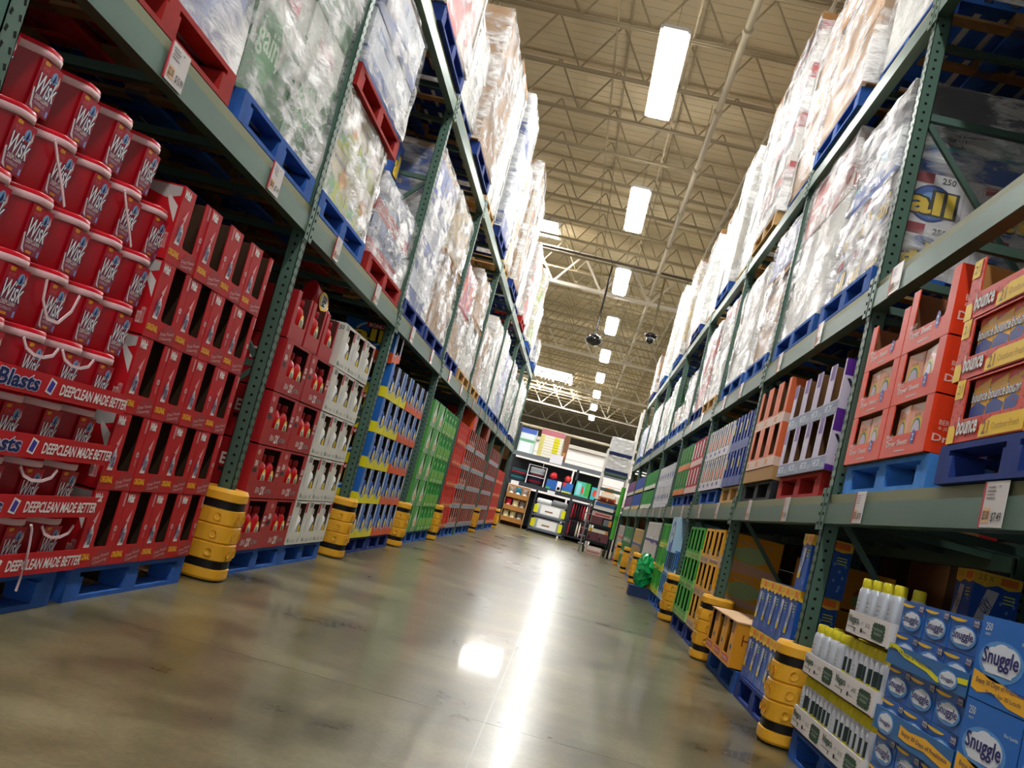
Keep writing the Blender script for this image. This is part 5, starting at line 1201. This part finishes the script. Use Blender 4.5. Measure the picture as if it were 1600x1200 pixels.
for x in (-1.72, -1.12):
    mb.box(x-.015, 34.86, 1.49, x+.015, 34.89, 2.15, wm); mb.box(x-.015, 35.6, 1.49, x+.015, 35.63, 2.15, wm)
for z in (1.77,): mb.box(-1.72, 34.86, z, -1.12, 35.63, z+.02, wm)
mb.box(-1.72, 34.86, 2.13, -1.12, 34.89, 2.15, wm)
spawn(one('clothing_stand', mb), 'clothing_stand', 'white metal frame with folded clothes on the far rack', 'frame', (0, 0, 0))
def ball(c, r_, loc, desc):
    mb = MB(); mb.lathe([(r_*(1-math.cos(math.pi*k/10)), max(.002, r_*math.sin(math.pi*k/10))) for k in range(11)], mat(c, .35), 16); spawn(one('ball', mb), 'ball', desc, 'ball', loc, 0, 'balls on the far rack')
simple('display_carton', 'blue carton with white star panel and red edge', 'box', .5, .5, .32, '#2a62b0', (-.78, 34.8, 1.495), [('#e8e8ee', .7, 0, 1, 1), ('#c8323a', .75, .1, .95, .4), ('#4fae5a', 0, 0, .3, .2)])
simple('display_carton', 'blue and green carton left of the hanging toys', 'box', .34, .5, .34, '#2f6ab8', (-.32, 34.8, 1.495), [('#d8d838', 0, 0, 1, .15), ('#c8323a', .0, .6, .3, 1)])
ball('#e0323a', .13, (-.85, 34.95, 1.82), 'red ball on the blue star carton'); ball('#e2403a', .12, (-.36, 34.95, 1.84), 'red ball on the blue and green carton')
simple('display_carton', 'mint and green carton of toys on the far rack', 'box', .55, .5, .5, '#4fc0a8', (.15, 34.8, 1.495), [('#48a84e', .7, .1, 1, 1), ('#e0462e', .5, .2, .62, .7), ('#8fd8e0', .2, .1, .45, .9)], 'toy cartons')
simple('display_carton', 'tall turquoise and red carton at the right of the toys', 'box', .28, .5, .42, '#38b8c0', (.62, 34.8, 1.495), [('#d8482e', .2, .3, .6, .8), ('#2a52b8', .6, .5, 1, 1)], 'toy cartons')
simple('display_carton', 'cream carton with dark stripe on the far rack', 'box', .42, .5, .36, '#d8cdb8', (1.05, 34.8, 1.495), [('#5a4a3a', 0, .45, 1, .55)]); simple('display_carton', 'white and brown carton at the right end of the far rack', 'box', .4, .5, .3, '#cfc4b4', (1.5, 34.8, 1.495), [('#6a4a3a', .3, .2, .7, .8)])
simple('display_carton', 'orange carton standing on the cream carton', 'box', .3, .4, .16, '#e08a3a', (1.05, 34.85, 1.856), [('#7a3a1a', .3, .3, .7, .7)])
simple('bottle_pack', 'wrapped pack of green-banded bottles on top of the far rack', 'pack', .52, .6, .82, '#c8dcd8', (-2.0, 34.8, 2.462), [('#e6ecf4', .1, 0, .8, .42), ('#6fb08a', 0, .45, 1, .55), ('#4a66b8', 0, .8, 1, 1), ('#e0e8f0', .1, .58, .9, .78)])
simple('sack_stack', 'stack of white and yellow sacks under a pink cover', 'sacks', .78, .7, .92, '#e4dfd0', (-1.2, 34.8, 2.48), [('#b8707a', 0, .8, 1, 1), ('#d8d02a', .6, .02, .85, .78), ('#d8cf7a', 0, .02, .18, .78)]+[('#a8a490', 0, .1*k, 1, .1*k+.012) for k in range(1, 8)])
simple('board_sign', 'plain white board sign on the far rack shelf edge', 'sign', .42, .02, .3, '#e0dfe6', (-.9, 34.72, 2.35)); 
simple('cardboard_carton', 'narrow brown carton at the right of the pink cover', 'box', .16, .6, .86, '#7a5236', (-.7, 34.85, 2.48), [('#c08a4a', .2, .2, .8, .35)])
simple('shelf_sign', 'small white sign on the far rack beam, centre', 'sign', .26, .01, .12, '#e8e8ea', (-.8, 34.74, 1.33)); simple('shelf_sign', 'small white sign on the far rack beam, left', 'sign', .26, .01, .12, '#e8e8ea', (-2.05, 34.74, 1.36))
# clothing rack
mb = MB(); 
for x in (-.33, .33): mb.box(x-.02, 0, 0, x+.02, .04, 1.3, DKS); mb.box(x-.02, -.3, .03, x+.02, .34, .07, DKS)
mb.box(-.33, 0, 1.26, .33, .04, 1.3, DKS); mb.box(-.33, 0, .66, .33, .04, .7, DKS); mb.box(-.35, -.3, .14, .35, .34, .17, mat('#2a2a2c', .5))
spawn(one('clothes_rack', mb), 'clothes_rack', 'small dark rack with hanging garments at the aisle end', 'rack', (.3, 34.2, 0))
rg = random.Random(9)
for j, z in enumerate((.2, .75)):
    for i in range(7):
        c = [('#6a1420', 'maroon'), ('#e2d8c8', 'cream'), ('#1c1c1e', 'black'), ('#a8283a', 'crimson')][rg.randrange(4)]
        mb = MB(); mb.rings([[(.03*s*math.cos(a*math.pi/5), .13*s*math.sin(a*math.pi/5), q) for a in range(10)] for q, s in ((0, .7), (.1, 1.1), (.35, .9), (.46, .4), (.5, .1))], mat(c[0], .9))
        spawn(one('garment', mb), 'garment', '%s garment on the small dark rack, %s from the left, %s rail' % (c[1], ORD[i], ['lower', 'upper'][j]), 'garment', (.04+.088*i, 34.22, z), 0, 'garments on the small rack')
# stock cart
mb = MB(); w, d = .62, 1.0; CG = mat('#1f2f2a', .4, .4)
for x in (-w/2, w/2-.03):
    for y in (0, d-.03): mb.box(x, y, .12, x+.03, y+.03, 1.42, CG)
mb.box(-w/2, 0, 1.39, w/2, .03, 1.42, CG)
P = [('frame', mb.mesh('frame'), [])]
for z in (.3, .74, 1.12):
    mb = MB(); mb.box(-w/2, 0, z, w/2, d, z+.05, CG); P.append(('shelf', mb.mesh('shelf'), []))
for x in (-w/2+.03, w/2-.03):
    for y in (.06, d-.06):
        mb = MB(); mb.rings([[(x-.02, y+.06*math.cos(a*math.pi/8), .06+.06*math.sin(a*math.pi/8)) for a in range(16)], [(x+.02, y+.06*math.cos(a*math.pi/8), .06+.06*math.sin(a*math.pi/8)) for a in range(16)]], BLACK); mb.box(x-.025, y-.03, .07, x+.025, y+.03, .14, CG); P.append(('caster', mb.mesh('caster'), []))
spawn(P, 'stock_cart', 'dark green stock cart with three shelves at the far right', 'cart', (.82, 27.6, 0))
mb = MB(); lm = mat('#8c9094', .4, .6)
for s in (-1, 1): mb.bar((.42+s*.0, 27.3+s*.2, 0), (.44, 27.3+s*.12, 1.3), .03, .03, lm)
for k in range(6): mb.box(.36, 27.12, .2+k*.2, .5, 27.48, .225+k*.2, lm)
tag(link('step_ladder', mb.mesh('step_ladder')), 'grey metal step ladder beside the stock cart', 'ladder')
def cbx(desc, c, w, d, h, x, y, z, b=()): simple('carton', desc, 'box', w, d, h, c, (x, y, z), b, 'boxes on the stock cart')
cbx('mauve open box on the cart, lowest shelf left', '#6a4048', .27, .35, .22, .68, 27.62, .351, [('#3a1c2a', .1, .1, .3, .5)]); cbx('mauve open box on the cart, lowest shelf right', '#74454c', .28, .35, .22, .97, 27.62, .351, [('#3a1c2a', .1, .1, .3, .5)])
cbx('white and yellow long box lying on the mauve boxes', '#f0ead8', .5, .3, .09, .82, 27.62, .572, [('#e8c828', 0, 0, .15, 1), ('#e8a868', .85, 0, 1, 1)])
cbx('mauve box on the middle cart shelf', '#70444a', .3, .35, .2, .7, 27.62, .791); cbx('grey and orange box on the middle cart shelf', '#7a8488', .22, .35, .16, 1.0, 27.62, .791, [('#e09a4a', .6, 0, 1, 1)])
cbx('red and white patterned box on the mauve box of the cart', '#e0b0a8', .5, .3, .11, .82, 27.62, .992, [('#b8343a', .1, .3, .9, .6)]); cbx('white flat box on the top cart shelf', '#f4f4f2', .5, .4, .07, .82, 27.62, 1.171); cbx('blue folded stack above the white flat box', '#3a68a8', .5, .4, .12, .82, 27.62, 1.242, [('#e8dcc0', 0, .0, 1, .2)]); cbx('orange and white box topmost on the cart', '#d87a48', .46, .4, .16, .84, 27.62, 1.363, [('#7a2a1a', .1, .2, .45, .8), ('#7a2a1a', .55, .2, .9, .8)])
simple('floor_box', 'pale pink shallow box on the floor under the cart', 'box', .4, .4, .2, '#d8b0a4', (.8, 27.45, 0.001), [('#f0e8e0', .05, .55, .95, .95), ('#8a5a58', .1, .25, .9, .35)])
# end stand of the right rack: white posts, wrapped loads on top
mb = MB(); wp = mat('#d8d6ce', .5)
for x in (.6, 1.3):
    for y in (29.2, 30.2): mb.box(x-.03, y, 0, x+.03, y+.06, 4.2 if x > 1 else 2.9, wp)
P = [('post', mb.mesh('post'), [])]
for z in (1.75, 2.2):
    mb = MB(); mb.box(.6, 29.2, z, 1.3, 30.26, z+.06, mat('#4a6258', .5, .3)); P.append(('shelf', mb.mesh('shelf'), []))
spawn(P, 'end_stand', 'tall white-post stand behind the stock cart', 'stand', (0, 0, 0))
for i, (z, n_) in enumerate([(2.262, 'lower'), (2.76, 'upper')]):
    mb = MB(); mb.box(-.33, 0, 0, .33, 1., .09, mat('#16224a', .7)); spawn(one('pallet', mb), 'pallet', 'small navy pallet under the %s wrapped bundle of the end stand' % n_, 'pallet', (.95, 29.2, z), 0)
    mb = MB(); mb.box(-.31, .02, 0, .31, .95, .39 if i == 0 else .42, mat('#c9cbc8', .5)); a_ = mb.mesh('bundle')
    spawn([('bundle', a_, []), ('stretch_wrap', hull(.62, .93, .4, 90+i, 1), [])], 'wrapped_bundle', '%s pale wrapped bundle on top of the white-post stand' % n_, 'pallet load', (.95, 29.22, z+.092), 0)
mb = MB(); mb.rings([[(.055*math.cos(a*math.pi/6), .055*math.sin(a*math.pi/6), q) for a in range(12)] for q in (0, 1.36)], mat('#4fae3c', .4))
mb.rings([[(.056*math.cos(a*math.pi/6), .056*math.sin(a*math.pi/6), q) for a in range(12)] for q in (.5, .62)], mat('#2f8a2c', .4))
spawn(one('post_sleeve', mb), 'post_sleeve', 'bright green sleeve round the post at the end of the right rack', 'post', (1.16, 26.9, .5), 0)
mb = MB(); mb.rings([[(.03*math.cos(a*math.pi/6), .03*math.sin(a*math.pi/6), q) for a in range(12)] for q in (0, .5)], BLACK); mb.box(-.1, -.1, 0, .1, .1, .01, BLACK)
spawn(one('floor_stub', mb), 'floor_stub', 'short black post carrying the green sleeve', 'post', (1.16, 26.9, 0), 0)

for o in bpy.data.objects:
    if 'label' in o and not 4 <= len(o['label'].split()) <= 16: print('LABEL', len(o['label'].split()), o['label'])
